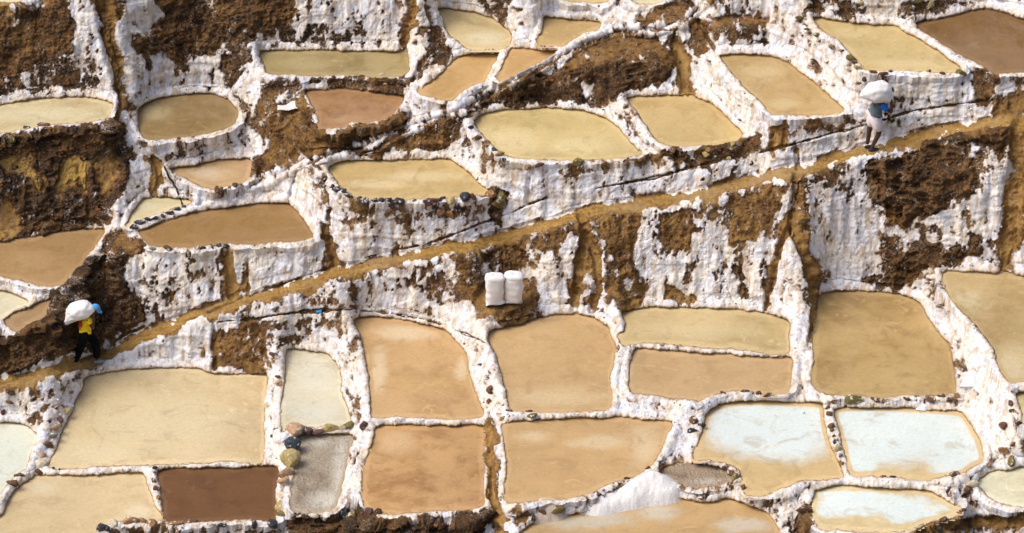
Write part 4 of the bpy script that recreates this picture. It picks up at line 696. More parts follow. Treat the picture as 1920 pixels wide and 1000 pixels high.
# ------------------------------------------------------------------ ponds
POND = {}
for i, k in enumerate(PN):
    z, base, alt, amt, pale, pats, dry, label, poly = PONDS[k]
    cx, ct = poly.mean(0); org = (float(cx), float(wy(ct, z)), float(z))
    root = empty('mud_basin' if dry else 'salt_pond', org); tag(root, label, 'dry basin' if dry else 'salt pond', 'dried out basins' if dry else 'salt ponds on the terraces')
    POND[k] = root
    lo, hi = poly.min(0) - .2, poly.max(0) + .2; st = .04
    ax = np.arange(lo[0], hi[0], st); at = np.arange(lo[1], hi[1], st); A_, B_ = np.meshgrid(ax, at)
    d = dseg(A_, B_, poly, True); d = np.where(pip(A_, B_, poly), -d, d)
    hh, ww = A_.shape; ii = np.arange(hh * ww).reshape(hh, ww)
    gi = np.clip(np.searchsorted(ts, B_[:-1, :-1] + st / 2), 0, H_ - 1); gj = np.clip(np.searchsorted(xs, A_[:-1, :-1] + st / 2), 0, W_ - 1)
    m = (d[:-1, :-1] < .10) & (NP_[gi, gj] == i) & (DP[gi, gj] < .075)
    q = np.stack([ii[:-1, :-1], ii[:-1, 1:], ii[1:, 1:], ii[1:, :-1]], -1)[m]; u, inv = np.unique(q, return_inverse=True)
    xx, tt, dd = A_.ravel()[u], B_.ravel()[u], d.ravel()[u]
    pl = np.zeros(len(xx))
    for (px, pt, rx, rt) in pats:
        e = np.hypot((xx - px) / rx, (tt - pt) / rt); pl = np.maximum(pl, 1.0 - (.50 if pale[2] > 220 else .5) * e)
    pl = np.clip(pl, 0, 1)
    co = np.stack([xx - org[0], wy(tt, z) - org[1], np.full(len(xx), 0.0)], -1)
    me = np_mesh('water', co, inv.reshape(-1, 4), water_material(k, base, alt, amt, pale, dry, pats), None, {'pale': pl, 'shore': np.exp(np.minimum(dd, 0) / .12)})
    obj('mud' if dry else 'water', me, root)
    ground_piece('crusted_wall', i, GROUND, root, org)
print('ponds', round(time.time() - T0, 1))

# ------------------------------------------------------------------ surface lookup
def iz(x, t):
    j = int(np.clip(np.searchsorted(xs, x), 1, W_ - 2)); i = int(np.clip(np.searchsorted(ts, t), 1, H_ - 2)); return i, j
def surf(x, t):
    i, j = iz(x, t); return Vector((float(X2[i, j]), float(Y2[i, j]), float(Z2[i, j])))

# ------------------------------------------------------------------ stones
HUES = {'k': (50, 52, 57), 's': (44, 56, 68), 'b': (96, 66, 42), 'o': (140, 106, 64), 'y': (168, 150, 98), 'l': (112, 100, 52),
        'm': (92, 66, 64), 'g': (134, 130, 124), 'p': (180, 148, 118), 'w': (200, 188, 162)}
SMAT = {}
def stone_mat(h):
    if h not in SMAT:
        t = NT('stone'); b = s2l(HUES[h]); n = t.noise(24, 5, .65); n2 = t.noise(9, 4, .6)
        c = t.ramp(n, [(.3, tuple(q * .6 for q in b[:3]) + (1,)), (.7, tuple(min(1, q * 1.35) for q in b[:3]) + (1,))])
        c = t.mix(t.step(n2, .57, .64), c, (.62, .57, .50, 1))
        t.l(c, t.b.inputs['Base Color']); t.b.inputs['Roughness'].default_value = .75; t.bump(n, .6, .02); SMAT[h] = t.m
    return SMAT[h]
def stone_mesh(seed, sub=2):
    bm = bmesh.new(); bmesh.ops.create_icosphere(bm, subdivisions=sub, radius=.5)
    rr = random.Random(seed); cuts = [(Vector((rr.gauss(0, 1), rr.gauss(0, 1), rr.gauss(0, .7))).normalized(), rr.uniform(.24, .38)) for _ in range(10)]
    for v in bm.verts:
        for n, dd in cuts:
            q = v.co.dot(n) - dd
            if q > 0: v.co -= n * q * .96
        v.co *= 1 + .16 * (mnoise.noise(v.co * 3 + Vector((seed * 7.1, 0, 0))))
    me = bpy.data.meshes.new('stone'); bm.to_mesh(me); bm.free()
    return me
SPROTO = [stone_mesh(s) for s in range(9)]; SMESH = {}
rs = random.Random(3)
cent = {k: PONDS[k][8] for k in PN}
for (x, t, w, h, hue) in STONES:
    vi = rs.randrange(9)
    if (vi, hue) not in SMESH:
        m = SPROTO[vi].copy(); m.materials.append(stone_mat(hue)); SMESH[(vi, hue)] = m
    i, j = iz(x, t); k = None
    if OWN[i, j] >= 0: k = PN[OWN[i, j]]
    elif DP[i, j] < 1.2: k = PN[NP_[i, j]]
    else: k = min(PN, key=lambda q: np.min(np.hypot(cent[q][:, 0] - x, cent[q][:, 1] - t)))
    p = surf(x, t); par = POND[k]; sc_ = max(h, .6 * w)
    o = obj('boulder' if w > .24 else 'stone', SMESH[(vi, hue)], par, p - par.location + Vector((0, -.15 * h, .18 * h)))
    o.scale = (w * 1.5, sc_ * 1.5, h * 1.35); o.rotation_euler = (rs.uniform(-.3, .3), rs.uniform(-.3, .3), rs.uniform(-.35, .35))
# pebbles and clods that nobody would count
def scatter(name, n, cond, mat_, smin, smax, label, seed):
    r_ = np.random.RandomState(seed); ii, jj = np.where(cond); sel = r_.choice(len(ii), min(n, len(ii)), replace=False)
    V, Fq = [], []; protos = []
    for s in range(4):
        bm = bmesh.new(); bmesh.ops.create_icosphere(bm, subdivisions=1, radius=.5)
        for v in bm.verts: v.co *= r_.uniform(.7, 1.15)
        protos.append((np.array([v.co[:] for v in bm.verts]), np.array([[v.index for v in f.verts] for f in bm.faces]))); bm.free()
    base = 0
    for q in sel:
        i, j = ii[q], jj[q]; pv, pf = protos[r_.randint(4)]; s = smin * (smax / smin) ** (r_.rand() ** 2)
        a = r_.rand() * 6.28; ca, sa = math.cos(a), math.sin(a); pts = pv * [s * r_.uniform(.9, 1.5), s, s * .8]
        pts = np.stack([pts[:, 0] * ca - pts[:, 1] * sa, pts[:, 0] * sa + pts[:, 1] * ca, pts[:, 2]], -1) + [X2[i, j], Y2[i, j], Z2[i, j]]
        V.append(pts); Fq.append(pf + base); base += len(pts)
    me = np_mesh(name, np.concatenate(V), np.concatenate(Fq), mat_, smooth=False)
    tag(obj(name, me), label, kind='stuff')
inview = (abs(X) < 12) & (abs(T) < 6.2) & (DP > .04) & (DPATH > .1)
clod = plain('clod', (104, 70, 38), .9, .45, 6)
scatter('clods', 5200, inview & (SV < .40) & (gul < .2) & (HUE < .6), clod, .025, .11, 'loose brown earth clods on the bare banks', 1)
scatter('path_stones', 150, (abs(X) < 12) & (DPATH < .10), plain('path_stone', (150, 112, 66), .85, .5, 5), .02, .06, 'small stones and crumbs on the footpath', 9)
scatter('pebbles', 260, inview & (DP < .16) & (SALT > .3), plain('pebble', (104, 84, 62), .85, .5, 5), .03, .075, 'small stones crusted into the pond rims', 2)
scatter('salt_lumps', 2600, inview & (SV > .6) & (steep < .9), plain('salt_lump', (.78, .77, .77), .8, .08, 8), .025, .075, 'small lumps of white salt crust', 4)
print('stones', round(time.time() - T0, 1))

# ------------------------------------------------------------------ salt heaps
def heap(name, poly, z0, slope, mat_, label, seed):
    poly = smooth_poly(poly); lo, hi = poly.min(0) - .4, poly.max(0) + .4; st = .025
    ax = np.arange(lo[0], hi[0], st); at = np.arange(lo[1], hi[1], st); A_, B_ = np.meshgrid(ax, at); Yw = wy(B_, z0)
    pw = np.stack([poly[:, 0], wy(poly[:, 1], z0)], -1)
    d = dseg(A_, Yw, pw, True); d = np.where(pip(A_, Yw, pw), d, -d)
    if name == 'salt_heap' and slope < .55: slope = slope * (.45 + .95 * np.exp(-((A_ - 3.15) / .75) ** 2))
    hgt = blur(np.where(d > 0, d * slope, d * 1.7), 2) + .05 * (fbm(A_ * 14, Yw * 14, A_ * 0, 3, seed + 1) - .5) + .02 * (fbm(A_ * 8, Yw * 8, A_ * 0, 3, seed) - .5)
    hgt += .10 * (fbm(A_ * 2.6, Yw * 2.2, A_ * 0, 2, seed) - .5)
    zs = np.full(A_.shape, z0 + .03); ys_ = Yw
    hh, ww = A_.shape; ii = np.arange(hh * ww).reshape(hh, ww); m = d[:-1, :-1] > -.27
    q = np.stack([ii[:-1, :-1], ii[:-1, 1:], ii[1:, 1:], ii[1:, :-1]], -1)[m]; u, inv = np.unique(q, return_inverse=True)
    cx, cy, cz = A_.ravel()[u].mean(), ys_.ravel()[u].mean(), zs.ravel()[u].mean()
    co = np.stack([A_.ravel()[u] - cx, ys_.ravel()[u] - cy, zs.ravel()[u] + hgt.ravel()[u] - cz], -1)
    tag(obj(name, np_mesh(name, co, inv.reshape(-1, 4), mat_), None, (float(cx), float(cy), float(cz))), label, 'salt heap')
heap('salt_heap', HEAP_A, -.93, .54, plain('fresh_salt', (.87, .865, .85), .9, .08, 26, .8), 'bright white heap of fresh salt beside the dried mud basin', 5)
heap('salt_heap', HEAP_B, -.93, .56, plain('dirty_salt', (.62, .52, .42), .85, .12, 20, .5), 'small beige heap of dirty salt at the end of the white heap', 6)

# ------------------------------------------------------------------ small litter and the hose
def tube(name, pts, r, mat_, parent=None, org=None):
    cu = bpy.data.curves.new(name, 'CURVE'); cu.dimensions = '3D'; cu.bevel_depth = r; cu.bevel_resolution = 3
    sp = cu.splines.new('NURBS'); sp.points.add(len(pts) - 1); sp.use_endpoint_u = True; sp.order_u = 3
    for q, p in zip(sp.points, pts): q.co = (*p, 1)
    o = bpy.data.objects.new(name, cu); C.objects.link(o)
    me = bpy.data.meshes.new_from_object(o.evaluated_get(bpy.context.evaluated_depsgraph_get())); bpy.data.objects.remove(o)
    me.materials.clear(); me.materials.append(mat_); return obj(name, me)
BLACK = plain('black_rubber', (.02, .02, .02), .5, .2, 10, 0)
hp = smooth_poly(HOSE, 4, False)
tag(tube('hose', [surf(a, b) + Vector((0, -.03, .045)) for a, b in hp], .022, BLACK), 'black hose hanging down into the small cream pond', 'hose')
def sheet(name, loc, w, d, h, mat_, label, cat, seed, n=9):
    bm = bmesh.new(); bmesh.ops.create_grid(bm, x_segments=n, y_segments=n, size=.5)
    for v in bm.verts:
        u, q = v.co.x, v.co.y; e = mnoise.noise(Vector((u * 3, q * 3, seed)))
        tri = 1 - .75 * max(0, -u + .1)
        v.co = Vector((u * w, q * d * tri, h * (.45 + u * .9) * (1 - (q * 1.6) ** 2) + .35 * h * e + .05))
    bmesh.ops.solidify(bm, geom=bm.faces[:], thickness=.012)
    me = bpy.data.meshes.new(name); bm.to_mesh(me); bm.free(); me.materials.append(mat_)
    return tag(obj(name, me, None, loc), label, cat)
sheet('plastic_sheet', surf(*SPOT['cloth']), .62, .40, .24, plain('white_plastic', (.72, .69, .66), .5, .1, 6, .3), 'crumpled off white plastic sheet lying on the dirt track', 'plastic sheet', 3)
sheet('plastic_scrap', surf(*SPOT['scrap']), .13, .12, .05, plain('blue_plastic', (.02, .22, .55), .5, .1, 6, 0), 'tiny blue plastic scrap on the white kerb', 'litter', 5, 4)
def lump(name, loc, w, mat_, label, cat, seed, grp=None):
    me = stone_mesh(seed, 3).copy(); me.materials.append(mat_); o = tag(obj(name, me, None, loc + Vector((0, 0, .03))), label, cat, grp); o.scale = (w, w * .6, w * .4); return o
FOAM = plain('pale_crust', (.84, .85, .86), .5, .08, 10, .3)
lump('salt_crust', surf(*SPOT['foam_a']), .46, FOAM, 'white crumpled salt crust at the corner by the brown rim of the squarish pond', 'salt crust', 21)
def floaty(x, t, z): return Vector((x, wy(t, z), z + .005))
lump('salt_crust', floaty(*SPOT['foam_b'], PONDS['e3'][0]), .28, FOAM, 'small white salt crust floating at the far edge of the icy pond', 'salt crust', 22)
lump('salt_crust', floaty(*SPOT['foam_c'], PONDS['e2'][0]), .13, FOAM, 'tiny salt crust floating in the half white pond', 'salt crust', 23)

# ------------------------------------------------------------------ sacks
SACK = None
def sack_mat():
    t = NT('woven_sack'); n = t.noise(5, 4, .6); wv = t.noise(60, 2, .5)
    t.l(t.ramp(n, [(.3, (.80, .79, .79, 1)), (.7, (.88, .88, .89, 1))]), t.b.inputs['Base Color'])
    t.b.inputs['Roughness'].default_value = .55; t.bump(t.math('ADD', n, t.math('MULTIPLY', wv, .2)), .5, .02); return t.m
SACK = sack_mat()
def standing_sack(loc, rz, h, lean, label, seed):
    root = empty('salt_sack', loc, rz); tag(root, label, 'sack', 'full salt sacks standing on the earth ledge')
    rings, n = 22, 28; co = []
    for i in range(rings):
        u = i / (rings - 1); zz = u * h
        rx = .190 + .02 * math.sin(u * 3.1); ry = .165 + .02 * math.sin(u * 3.1)
        if u < .10: k = .80 + 2.0 * u; rx *= k; ry *= k
        if u > .88: ry *= 1 - (u - .88) * 1.2; rx *= 1.02
        for j in range(n):
            a = 2 * math.pi * j / n; ca, sa = math.cos(a), math.sin(a)
            e = .72; x = rx * math.copysign(abs(ca) ** e, ca); y = ry * math.copysign(abs(sa) ** e, sa)
            fold = .0025 * math.sin(zz * 38 + 3 * math.sin(a * 2 + seed) + seed) + .024 * mnoise.noise(Vector((x * 4 + zz * 3, y * 4, zz * 7 + seed * 3))) * 1.3
            k = 1 + fold / .19
            if u < .22:     # stitched bottom corner that flares out on one side
                q = (1 - u / .22) ** 1.6; e1_ = max(0, -ca * .75 - sa * .66) ** 8 * .11 * q; e2_ = max(0, ca * .9 - sa * .43) ** 10 * .075 * q; x += -e1_ + e2_; y -= e1_ * .5 + e2_ * .3; zz = zz * 1.0 + e1_ * .25 + e2_ * .5
            co.append((x * k + lean * u, y * k, zz + (.012 * mnoise.noise(Vector((x * 6, y * 6, seed))) if u > .9 else 0)))
    F_ = [(i * n + j, i * n + (j + 1) % n, (i + 1) * n + (j + 1) % n, (i + 1) * n + j) for i in range(rings - 1) for j in range(n)]
    F_.append(tuple(range(n))[::-1])
    me = bpy.data.meshes.new('body'); me.from_pydata(co, [], F_); me.materials.append(SACK)
    for p in me.polygons: p.use_smooth = True
    obj('body', me, root)
    # folded top: an oval cap that overlaps the body like a tucked flap, dished at its tie
    co = []; m_ = 8
    for i in range(m_):
        q = i / (m_ - 1)
        for j in range(n):
            a = 2 * math.pi * j / n; ca, sa = math.cos(a), math.sin(a); e = .72
            rx, ry = (.208, .162) if i > 0 else (.204, .165)
            s_ = 1.0 if i <= 1 else 1 - (q - 1 / (m_ - 1)) / (1 - 1 / (m_ - 1)) * .98
            x = rx * s_ * math.copysign(abs(ca) ** e, ca); y = ry * s_ * math.copysign(abs(sa) ** e, sa)
            zz = h - .055 if i == 0 else h + .035 * math.sin(min(1, (1 - s_) * 1.4) * 2.2) - (.035 if i == m_ - 1 else 0)
            zz += .016 * mnoise.noise(Vector((x * 11, y * 11, seed + 4)))
            co.append((x + lean + (.05 * max(0, ca * .85 - sa * .5) ** 6 if i <= 1 else 0), y, zz))
    F_ = [(i * n + j, i * n + (j + 1) % n, (i + 1) * n + (j + 1) % n, (i + 1) * n + j) for i in range(m_ - 1) for j in range(n)]
    F_.append(tuple((m_ - 1) * n + j for j in range(n)))
    me = bpy.data.meshes.new('folded_top'); me.from_pydata(co, [], F_); me.materials.append(SACK)
    for p in me.polygons: p.use_smooth = True
    obj('folded_top', me, root)
LZ = FLATS['sackledge'][0]
def ledge(k): x, t = SPOT[k]; return Vector((x, wy(t, LZ), surf(x, t).z - .015))
standing_sack(ledge('sack_a'), .06, .80, -.01, 'left white salt sack of the two on the ledge, its flap folded to the right', 1.3)
standing_sack(ledge('sack_b') + Vector((.01, .02, 0)), -.12, .80, .0, 'right white salt sack of the two on the ledge, a stitched corner sticking out right', 4.1)

# ------------------------------------------------------------------ people
def skin_mesh(name, verts, edges, radii, mat_, parent, sub=2, root=0):
    me = bpy.data.meshes.new(name); me.from_pydata([tuple(v) for v in verts], edges, [])
    o = bpy.data.objects.new(name, me); C.objects.link(o)
    o.modifiers.new('skin', 'SKIN'); md = o.modifiers[0]; md.use_smooth_shade = True
    if not me.skin_vertices: bpy.context.view_layer.objects.active = o
    sk = me.skin_vertices[0].data
    for i, r in enumerate(radii):
        r = r if isinstance(r, tuple) else (r, r); sk[i].radius = r; sk[i].use_root = (i == root)
    sb = o.modifiers.new('sub', 'SUBSURF'); sb.levels = sub; sb.render_levels = sub
    dg = bpy.context.evaluated_depsgraph_get(); nm = bpy.data.meshes.new_from_object(o.evaluated_get(dg)); nm.name = name
    bpy.data.objects.remove(o); nm.materials.clear(); nm.materials.append(mat_)
    for p in nm.polygons: p.use_smooth = True; p.material_index = 0
    return obj(name, nm, parent)
class Sk:
    def __init__(s): s.v = []; s.e = []; s.r = []
    def a(s, co, r, par=None):
        s.v.append(Vector(co)); s.r.append(r); i = len(s.v) - 1
        if par is not None: s.e.append((par, i))
        return i
    def chain(s, par, *items):
        for co, r in items: par = s.a(co, r, par)
        return par
    def build(s, name, m, parent, sub=2): return skin_mesh(name, s.v, s.e, s.r, m, parent, sub)
def hand(s, par, wrist, d, up, curl=.5):
    d = Vector(d).normalized(); up = Vector(up).normalized(); side = d.cross(up).normalized()
    palm = s.a(Vector(wrist) + d * .05, .030, par); k2 = s.a(Vector(wrist) + d * .085, .030, palm)
    b0 = Vector(wrist) + d * .095
    for q, L in ((-1.5, .055), (-.5, .068), (.5, .072), (1.5, .062)):
        p0 = b0 + side * q * .019; a = s.a(p0, .0095, k2); b = s.a(p0 + d * L * .5 + up * L * .15 * curl, .0088, a); s.a(p0 + d * L * .8 + up * L * .6 * curl, .0078, b)
    t0 = Vector(wrist) + d * .035 - side * .03; a = s.a(t0, .012, palm); s.a(t0 + d * .03 - side * .02 + up * .015, .010, a)
SKIN = plain('skin', (78, 48, 34), .55, .1, 6, 0, .4)
HAIR = plain('hair', (.012, .010, .009), .6, .2, 30, .3)
def head(parent, c, yaw, tilt, r=.1):
    bm = bmesh.new(); bmesh.ops.create_uvsphere(bm, u_segments=24, v_segments=18, radius=1)
    for v in bm.verts:
        x, y, z_ = v.co; z2 = z_
        w = 1 - .22 * max(0, -z_) ** 1.3
        X_ = x * .098 * (w if x > 0 else 1 - .12 * max(0, -z_)); Y_ = y * .076 * w; Z_ = z_ * .122
        if x > .55:
            f_ = (x - .55) / .45
            X_ += .020 * f_ * math.exp(-(y / .16) ** 2) * math.exp(-((z_ + .10) / .22) ** 2)      # nose
            X_ -= .010 * f_ * math.exp(-((abs(y) - .34) / .15) ** 2) * math.exp(-((z_ - .08) / .12) ** 2)  # eye sockets
            X_ += .007 * f_ * math.exp(-(y / .28) ** 2) * math.exp(-((z_ + .50) / .08) ** 2)     # lips
            X_ += .008 * f_ * math.exp(-(y / .30) ** 2) * math.exp(-((z_ + .85) / .15) ** 2)
        v.co = (X_, Y_, Z_)
    bmh = bmesh.new()
    me = bpy.data.meshes.new('head'); 
    for sgn in (-1, 1):      # ears
        r_ = bmesh.ops.create_uvsphere(bm, u_segments=8, v_segments=6, radius=1)
        for v in r_['verts']: v.co = Vector((v.co.x * .018 - .002, v.co.y * .010 + sgn * .077, v.co.z * .030 + .0))
    bm.to_mesh(me); bm.free(); bmh.free(); me.materials.append(SKIN)
    for p in me.polygons: p.use_smooth = True
    o = obj('head', me, parent, c); o.rotation_euler = (0, tilt, yaw)
    for sgn in (-1, 1):
        bm = bmesh.new(); bmesh.ops.create_uvsphere(bm, u_segments=8, v_segments=6, radius=.0125)
        me = bpy.data.meshes.new('eye'); bm.to_mesh(me); bm.free(); me.materials.append(HAIR); obj('eye', me, o, (.083, sgn * .028, .010))
    bm = bmesh.new(); bmesh.ops.create_uvsphere(bm, u_segments=20, v_segments=12, radius=1)
    bmesh.ops.delete(bm, geom=[v for v in bm.verts if v.co.z < .05 and v.co.x > -.1 or v.co.z < -.45 or (v.co.x > .55 and v.co.z < .5)], context='VERTS')
    for v in bm.verts: v.co = Vector((v.co.x * .104 - .004, v.co.y * .082, v.co.z * .128 + .004))
    me = bpy.data.meshes.new('hair'); bm.to_mesh(me); bm.free(); me.materials.append(HAIR)
    for p in me.polygons: p.use_smooth = True
    obj('hair', me, o)
    return o
def cap(parent, mat_):
    bm = bmesh.new(); bmesh.ops.create_uvsphere(bm, u_segments=20, v_segments=14, radius=1)
    bmesh.ops.delete(bm, geom=[v for v in bm.verts if v.co.z < .12], context='VERTS')
    for v in bm.verts: v.co = Vector((v.co.x * .112, v.co.y * .090, v.co.z * .128 + .01))
    vs = []; n = 12      # visor
    for i in range(n + 1):
        a = -1.15 + 2.3 * i / n; vs.append((bm.verts.new((.108 * math.cos(a), .088 * math.sin(a), .034)), bm.verts.new((.105 + .085 * math.cos(a * 1.25), .080 * math.sin(a * 1.15), .012)), bm.verts.new((.105 + .085 * math.cos(a * 1.25), .080 * math.sin(a * 1.15), .004)), bm.verts.new((.108 * math.cos(a), .088 * math.sin(a), .024))))
    for i in range(n):
        A0, B0 = vs[i], vs[i + 1]
        for q in range(3): bm.faces.new((A0[q], B0[q], B0[q + 1], A0[q + 1]))
    me = bpy.data.meshes.new('cap'); bm.to_mesh(me); bm.free(); me.materials.append(mat_)
    for p in me.polygons: p.use_smooth = True
    return obj('cap', me, parent)
def shoe(parent, loc, rz, mat_, L=.27, toe=0):
    bm = bmesh.new(); bmesh.ops.create_uvsphere(bm, u_segments=16, v_segments=10, radius=1)
    for v in bm.verts:
        x, y, z_ = v.co; hgt = .052 if x < 0 else .052 - .022 * x
        v.co = Vector((x * L / 2 + .055, y * (.044 + .008 * x), max(z_, -.5) * hgt * 1.1 + .028))
    me = bpy.data.meshes.new('shoe'); bm.to_mesh(me); bm.free(); me.materials.append(mat_)
    for p in me.polygons: p.use_smooth = True
    o = obj('shoe', me, parent, loc); o.rotation_euler = (0, -toe, rz); return o
def carried_sack(loc, rz, size, tail, label, seed, tilt=0):
    """a full sack lying over the shoulders: rounded body, pointed corners, creases running to them"""
    bm = bmesh.new(); bmesh.ops.create_icosphere(bm, subdivisions=5, radius=1)
    for v in bm.verts:
        p = v.co.copy(); x, y, z_ = p
        bx = math.copysign(abs(x) ** .8, x); by = math.copysign(abs(y) ** .85, y); bz = math.copysign(abs(z_) ** .85, z_)
        q = Vector((bx * size[0], by * size[1], bz * size[2] * (1 - .18 * x * x)))
        for tx in tail:                                   # pulled corners
            d = Vector(tx[:3]).normalized(); k = max(0, p.normalized().dot(d)) ** tx[4]; q += d * tx[3] * k
        m_ = mnoise.noise(p * 2.2 + Vector((seed, 0, 0))) * .026 + mnoise.noise(Vector((p.x * 9, p.y * 3, p.z * 3 + seed))) * .009
        cre = .005 * math.sin(9 * math.atan2(p.z + .2, p.y + .01) + 4 * p.x) * max(0, abs(p.x) - .15)
        q += p.normalized() * (m_ + cre)
        v.co = q
    me = bpy.data.meshes.new('salt_sack'); bm.to_mesh(me); bm.free(); me.materials.append(SACK)
    for p in me.polygons: p.use_smooth = True
    o = obj('salt_sack', me, None, loc); o.rotation_euler = (0, tilt, rz); tag(o, label, 'sack'); return o

def place(k): x, t = SPOT[k]; return surf(x, t)
# man with the yellow shirt: strides uphill to the right, bent under the sack
base = place('man_a'); base.y -= .10; base.z += .02; rz = R(8)
A = empty('person', base, rz); tag(A, 'man in yellow shirt and black trousers with light blue cap, walking bent under a sack', 'person')
s_ = Sk(); pel = s_.a((-.05, 0, .86), (.13, .11))
ch = s_.chain(pel, ((-.03, 0, 1.0), (.12, .10)), ((.02, 0, 1.15), (.14, .11)), ((.07, 0, 1.28), (.12, .10)))
s_.chain(ch, ((.12, 0, 1.36), .055), ((.16, 0, 1.42), .05))
for sg, kn, an in ((-1, (-.17, -.10, .47), (-.36, -.09, .06)), (1, (.21, .06, .50), (.21, .03, .03))):
    s_.chain(pel, ((-.05, sg * .10, .82), .085), (kn, .058), (an, .040))
# right arm (camera side, -y) reaches up to hold the sack by the head; left arm alike on the far side
e1 = s_.chain(ch, ((.06, -.17, 1.27), .055), ((.14, -.23, 1.06), .042), ((.165, -.17, 1.27), .030)); hand(s_, e1, (.165, -.17, 1.27), (.02, .05, 1), (-1, 0, 0), .9)
e2 = s_.chain(ch, ((.06, .17, 1.27), .055), ((.20, .22, 1.10), .042), ((.17, .18, 1.30), .030)); hand(s_, e2, (.17, .18, 1.30), (0, -.05, 1), (-1, 0, 0), .9)
s_.build('body', SKIN, A)
hd = head(A, (.215, -.02, 1.475), R(-14), R(32)); cap(hd, plain('cyan_cloth', (.06, .33, .72), .7, .1, 10, 0))
t_ = Sk(); p0 = t_.a((-.05, 0, .88), (.155, .13)); t_.chain(p0, ((-.03, 0, 1.02), (.150, .125)))
t_.chain(p0, ((-.06, -.10, .80), .130), ((-.17, -.10, .47), .105), ((-.34, -.09, .08), .085))
t_.chain(p0, ((-.01, .08, .80), .130), ((.21, .05, .50), .108), ((.21, .03, .09), .085))
t_.build('trousers', plain('black_cloth', (.006, .006, .007), .95, .3, 8, .3, .08), A)
t_ = Sk(); p0 = t_.a((.0, 0, 1.07), (.165, .138)); t_.chain(p0, ((-.02, 0, .99), (.160, .135)))
c0 = t_.chain(p0, ((.03, 0, 1.18), (.165, .135)), ((.07, 0, 1.29), (.135, .11)))
t_.chain(c0, ((.06, -.165, 1.27), .075), ((.10, -.20, 1.16), .070)); t_.chain(c0, ((.06, .165, 1.27), .075), ((.12, .20, 1.18), .070))
t_.build('shirt', plain('yellow_cloth', (.85, .62, .02), .8, .12, 9, .4, .15), A)
t_ = Sk(); p0 = t_.a((-.14, -.10, 1.24), .058); t_.chain(p0, ((-.13, -.115, 1.14), .050), ((-.12, -.10, 1.08), .035)); t_.build('red_cloth', plain('red_cloth', (.45, .04, .02), .8, .12, 9, .3, .15), A)
SH1 = plain('grey_shoe', (.22, .24, .27), .7, .35, 30, .3)
def foot_z(root, lx, ly):
    v = root.matrix_basis @ Vector((lx, ly, 0)); best = None
    i0 = np.argmin((X2[:, ::4] - v.x) ** 2 + (Y2[:, ::4] - v.y) ** 2); i, j = np.unravel_index(i0, X2[:, ::4].shape); return float(Z2[i, j * 4]) - root.location.z
for (lx, ly, toe) in ((-.36, -.09, -.12), (.21, .03, .05)):
    shoe(A, (lx, ly, max(-.03, min(.10, foot_z(A, lx, ly)))), 0, SH1, .28, toe)
fw = Matrix.Rotation(rz, 4, 'Z')
carried_sack(base + fw @ Vector((-.14, -.02, 1.46)), rz, (.30, .24, .20), [((-1, -.1, -.62), .0, 0, .20, 9), ((1, 0, -.1), 0, 0, .0, 4)] and [(-1, -.1, -.66, .20, 9), (.9, -.2, .0, .05, 6)],
             'white salt sack carried on the back of the man in yellow', 2.0, R(-14))
# man in white shorts
base = place('man_b'); base.y -= .05; rz = R(10)
B = empty('person', base, rz); tag(B, 'bare-legged man in grey shirt and white shorts, climbing with a sack on his shoulders', 'person')
s_ = Sk(); pel = s_.a((.05, 0, .84), (.13, .11))
ch = s_.chain(pel, ((.07, 0, .98), (.12, .10)), ((.10, 0, 1.12), (.14, .11)), ((.14, 0, 1.26), (.12, .10)))
s_.chain(ch, ((.19, 0, 1.35), .055), ((.23, 0, 1.42), .05))
s_.chain(pel, ((.05, -.10, .80), .088), ((.14, -.10, .44), .066), ((-.03, -.10, .05), .042))
s_.chain(pel, ((.05, .10, .80), .088), ((-.04, .10, .46), .066), ((-.09, .06, .06), .042))
e1 = s_.chain(ch, ((.15, -.17, 1.24), .055), ((.38, -.22, 1.03), .044), ((.375, -.20, 1.28), .032)); hand(s_, e1, (.375, -.20, 1.28), (-.12, .15, 1), (-1, 0, 0), .9)
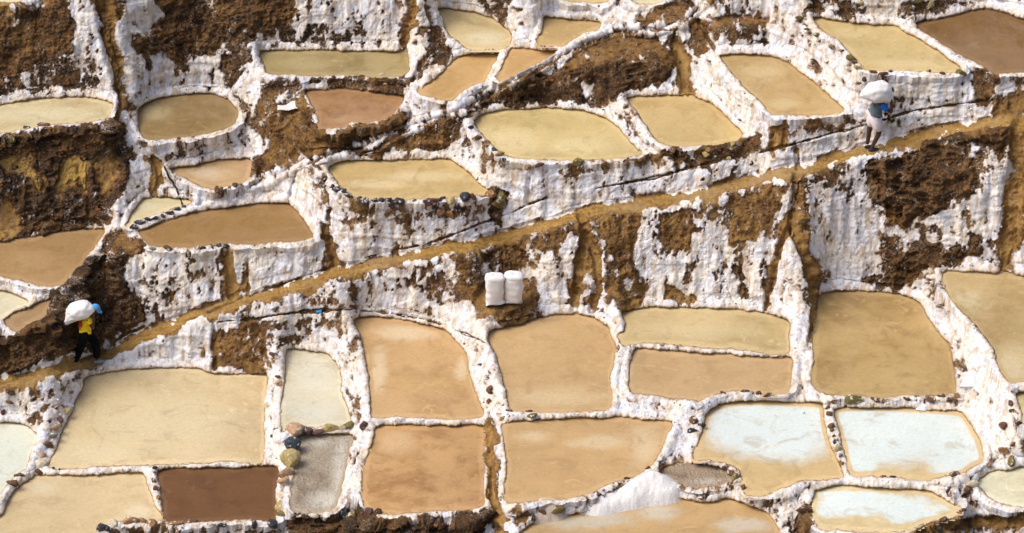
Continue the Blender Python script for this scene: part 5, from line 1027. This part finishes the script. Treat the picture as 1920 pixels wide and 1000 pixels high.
e2 = s_.chain(ch, ((.15, .17, 1.24), .055), ((.36, .22, 1.08), .044), ((.34, .20, 1.30), .032)); hand(s_, e2, (.34, .20, 1.30), (-.1, -.1, 1), (-1, 0, 0), .9)
s_.build('body', SKIN, B)
head(B, (.27, .02, 1.46), R(0), R(25))
t_ = Sk(); p0 = t_.a((.05, 0, .86), (.16, .135)); t_.chain(p0, ((.06, 0, .96), (.150, .125)))
t_.chain(p0, ((.07, -.11, .76), .140), ((.15, -.11, .48), .155)); t_.chain(p0, ((.04, .11, .76), .135), ((-.03, .10, .50), .145))
t_.build('shorts', plain('white_cloth', (.76, .70, .74), .85, .08, 12, .5, .15), B)
t_ = Sk(); p0 = t_.a((.09, 0, 1.07), (.165, .140)); t_.chain(p0, ((.06, 0, .94), (.168, .142)))
c0 = t_.chain(p0, ((.11, 0, 1.17), (.162, .135)), ((.14, 0, 1.27), (.135, .11)))
t_.build('shirt', plain('grey_cloth', (.12, .165, .19), .9, .15, 12, .6, .1), B)
t_ = Sk(); p0 = t_.a((.13, -.15, 1.25), .082); t_.chain(p0, ((.22, -.20, 1.17), .078), ((.30, -.215, 1.09), .070)); t_.build('sleeve', plain('blue_cloth', (.02, .14, .55), .85, .12, 12, .4, .1), B)
t_ = Sk(); p0 = t_.a((.13, .15, 1.25), .082); t_.chain(p0, ((.22, .20, 1.19), .078), ((.29, .215, 1.13), .070)); t_.build('sleeve', bpy.data.materials['blue_cloth'], B)
SH2 = plain('dark_shoe', (.03, .035, .045), .6, .3, 20, .3)
for (lx, ly, toe) in ((-.03, -.10, 0), (-.09, .06, -.2)):
    shoe(B, (lx, ly, max(-.03, min(.10, foot_z(B, lx, ly)))), 0, SH2, .27, toe)
fw = Matrix.Rotation(rz, 4, 'Z')
carried_sack(base + fw @ Vector((.10, -.03, 1.50)), rz, (.32, .26, .22), [(-1, -.15, -.10, .12, 8), (.8, -.3, -.75, .08, 8), (.2, -.2, 1, .05, 3)],
             'white salt sack lying across the shoulders of the man in white shorts', 6.0, R(4))
print('done', round(time.time() - T0, 1), len(bpy.data.objects))
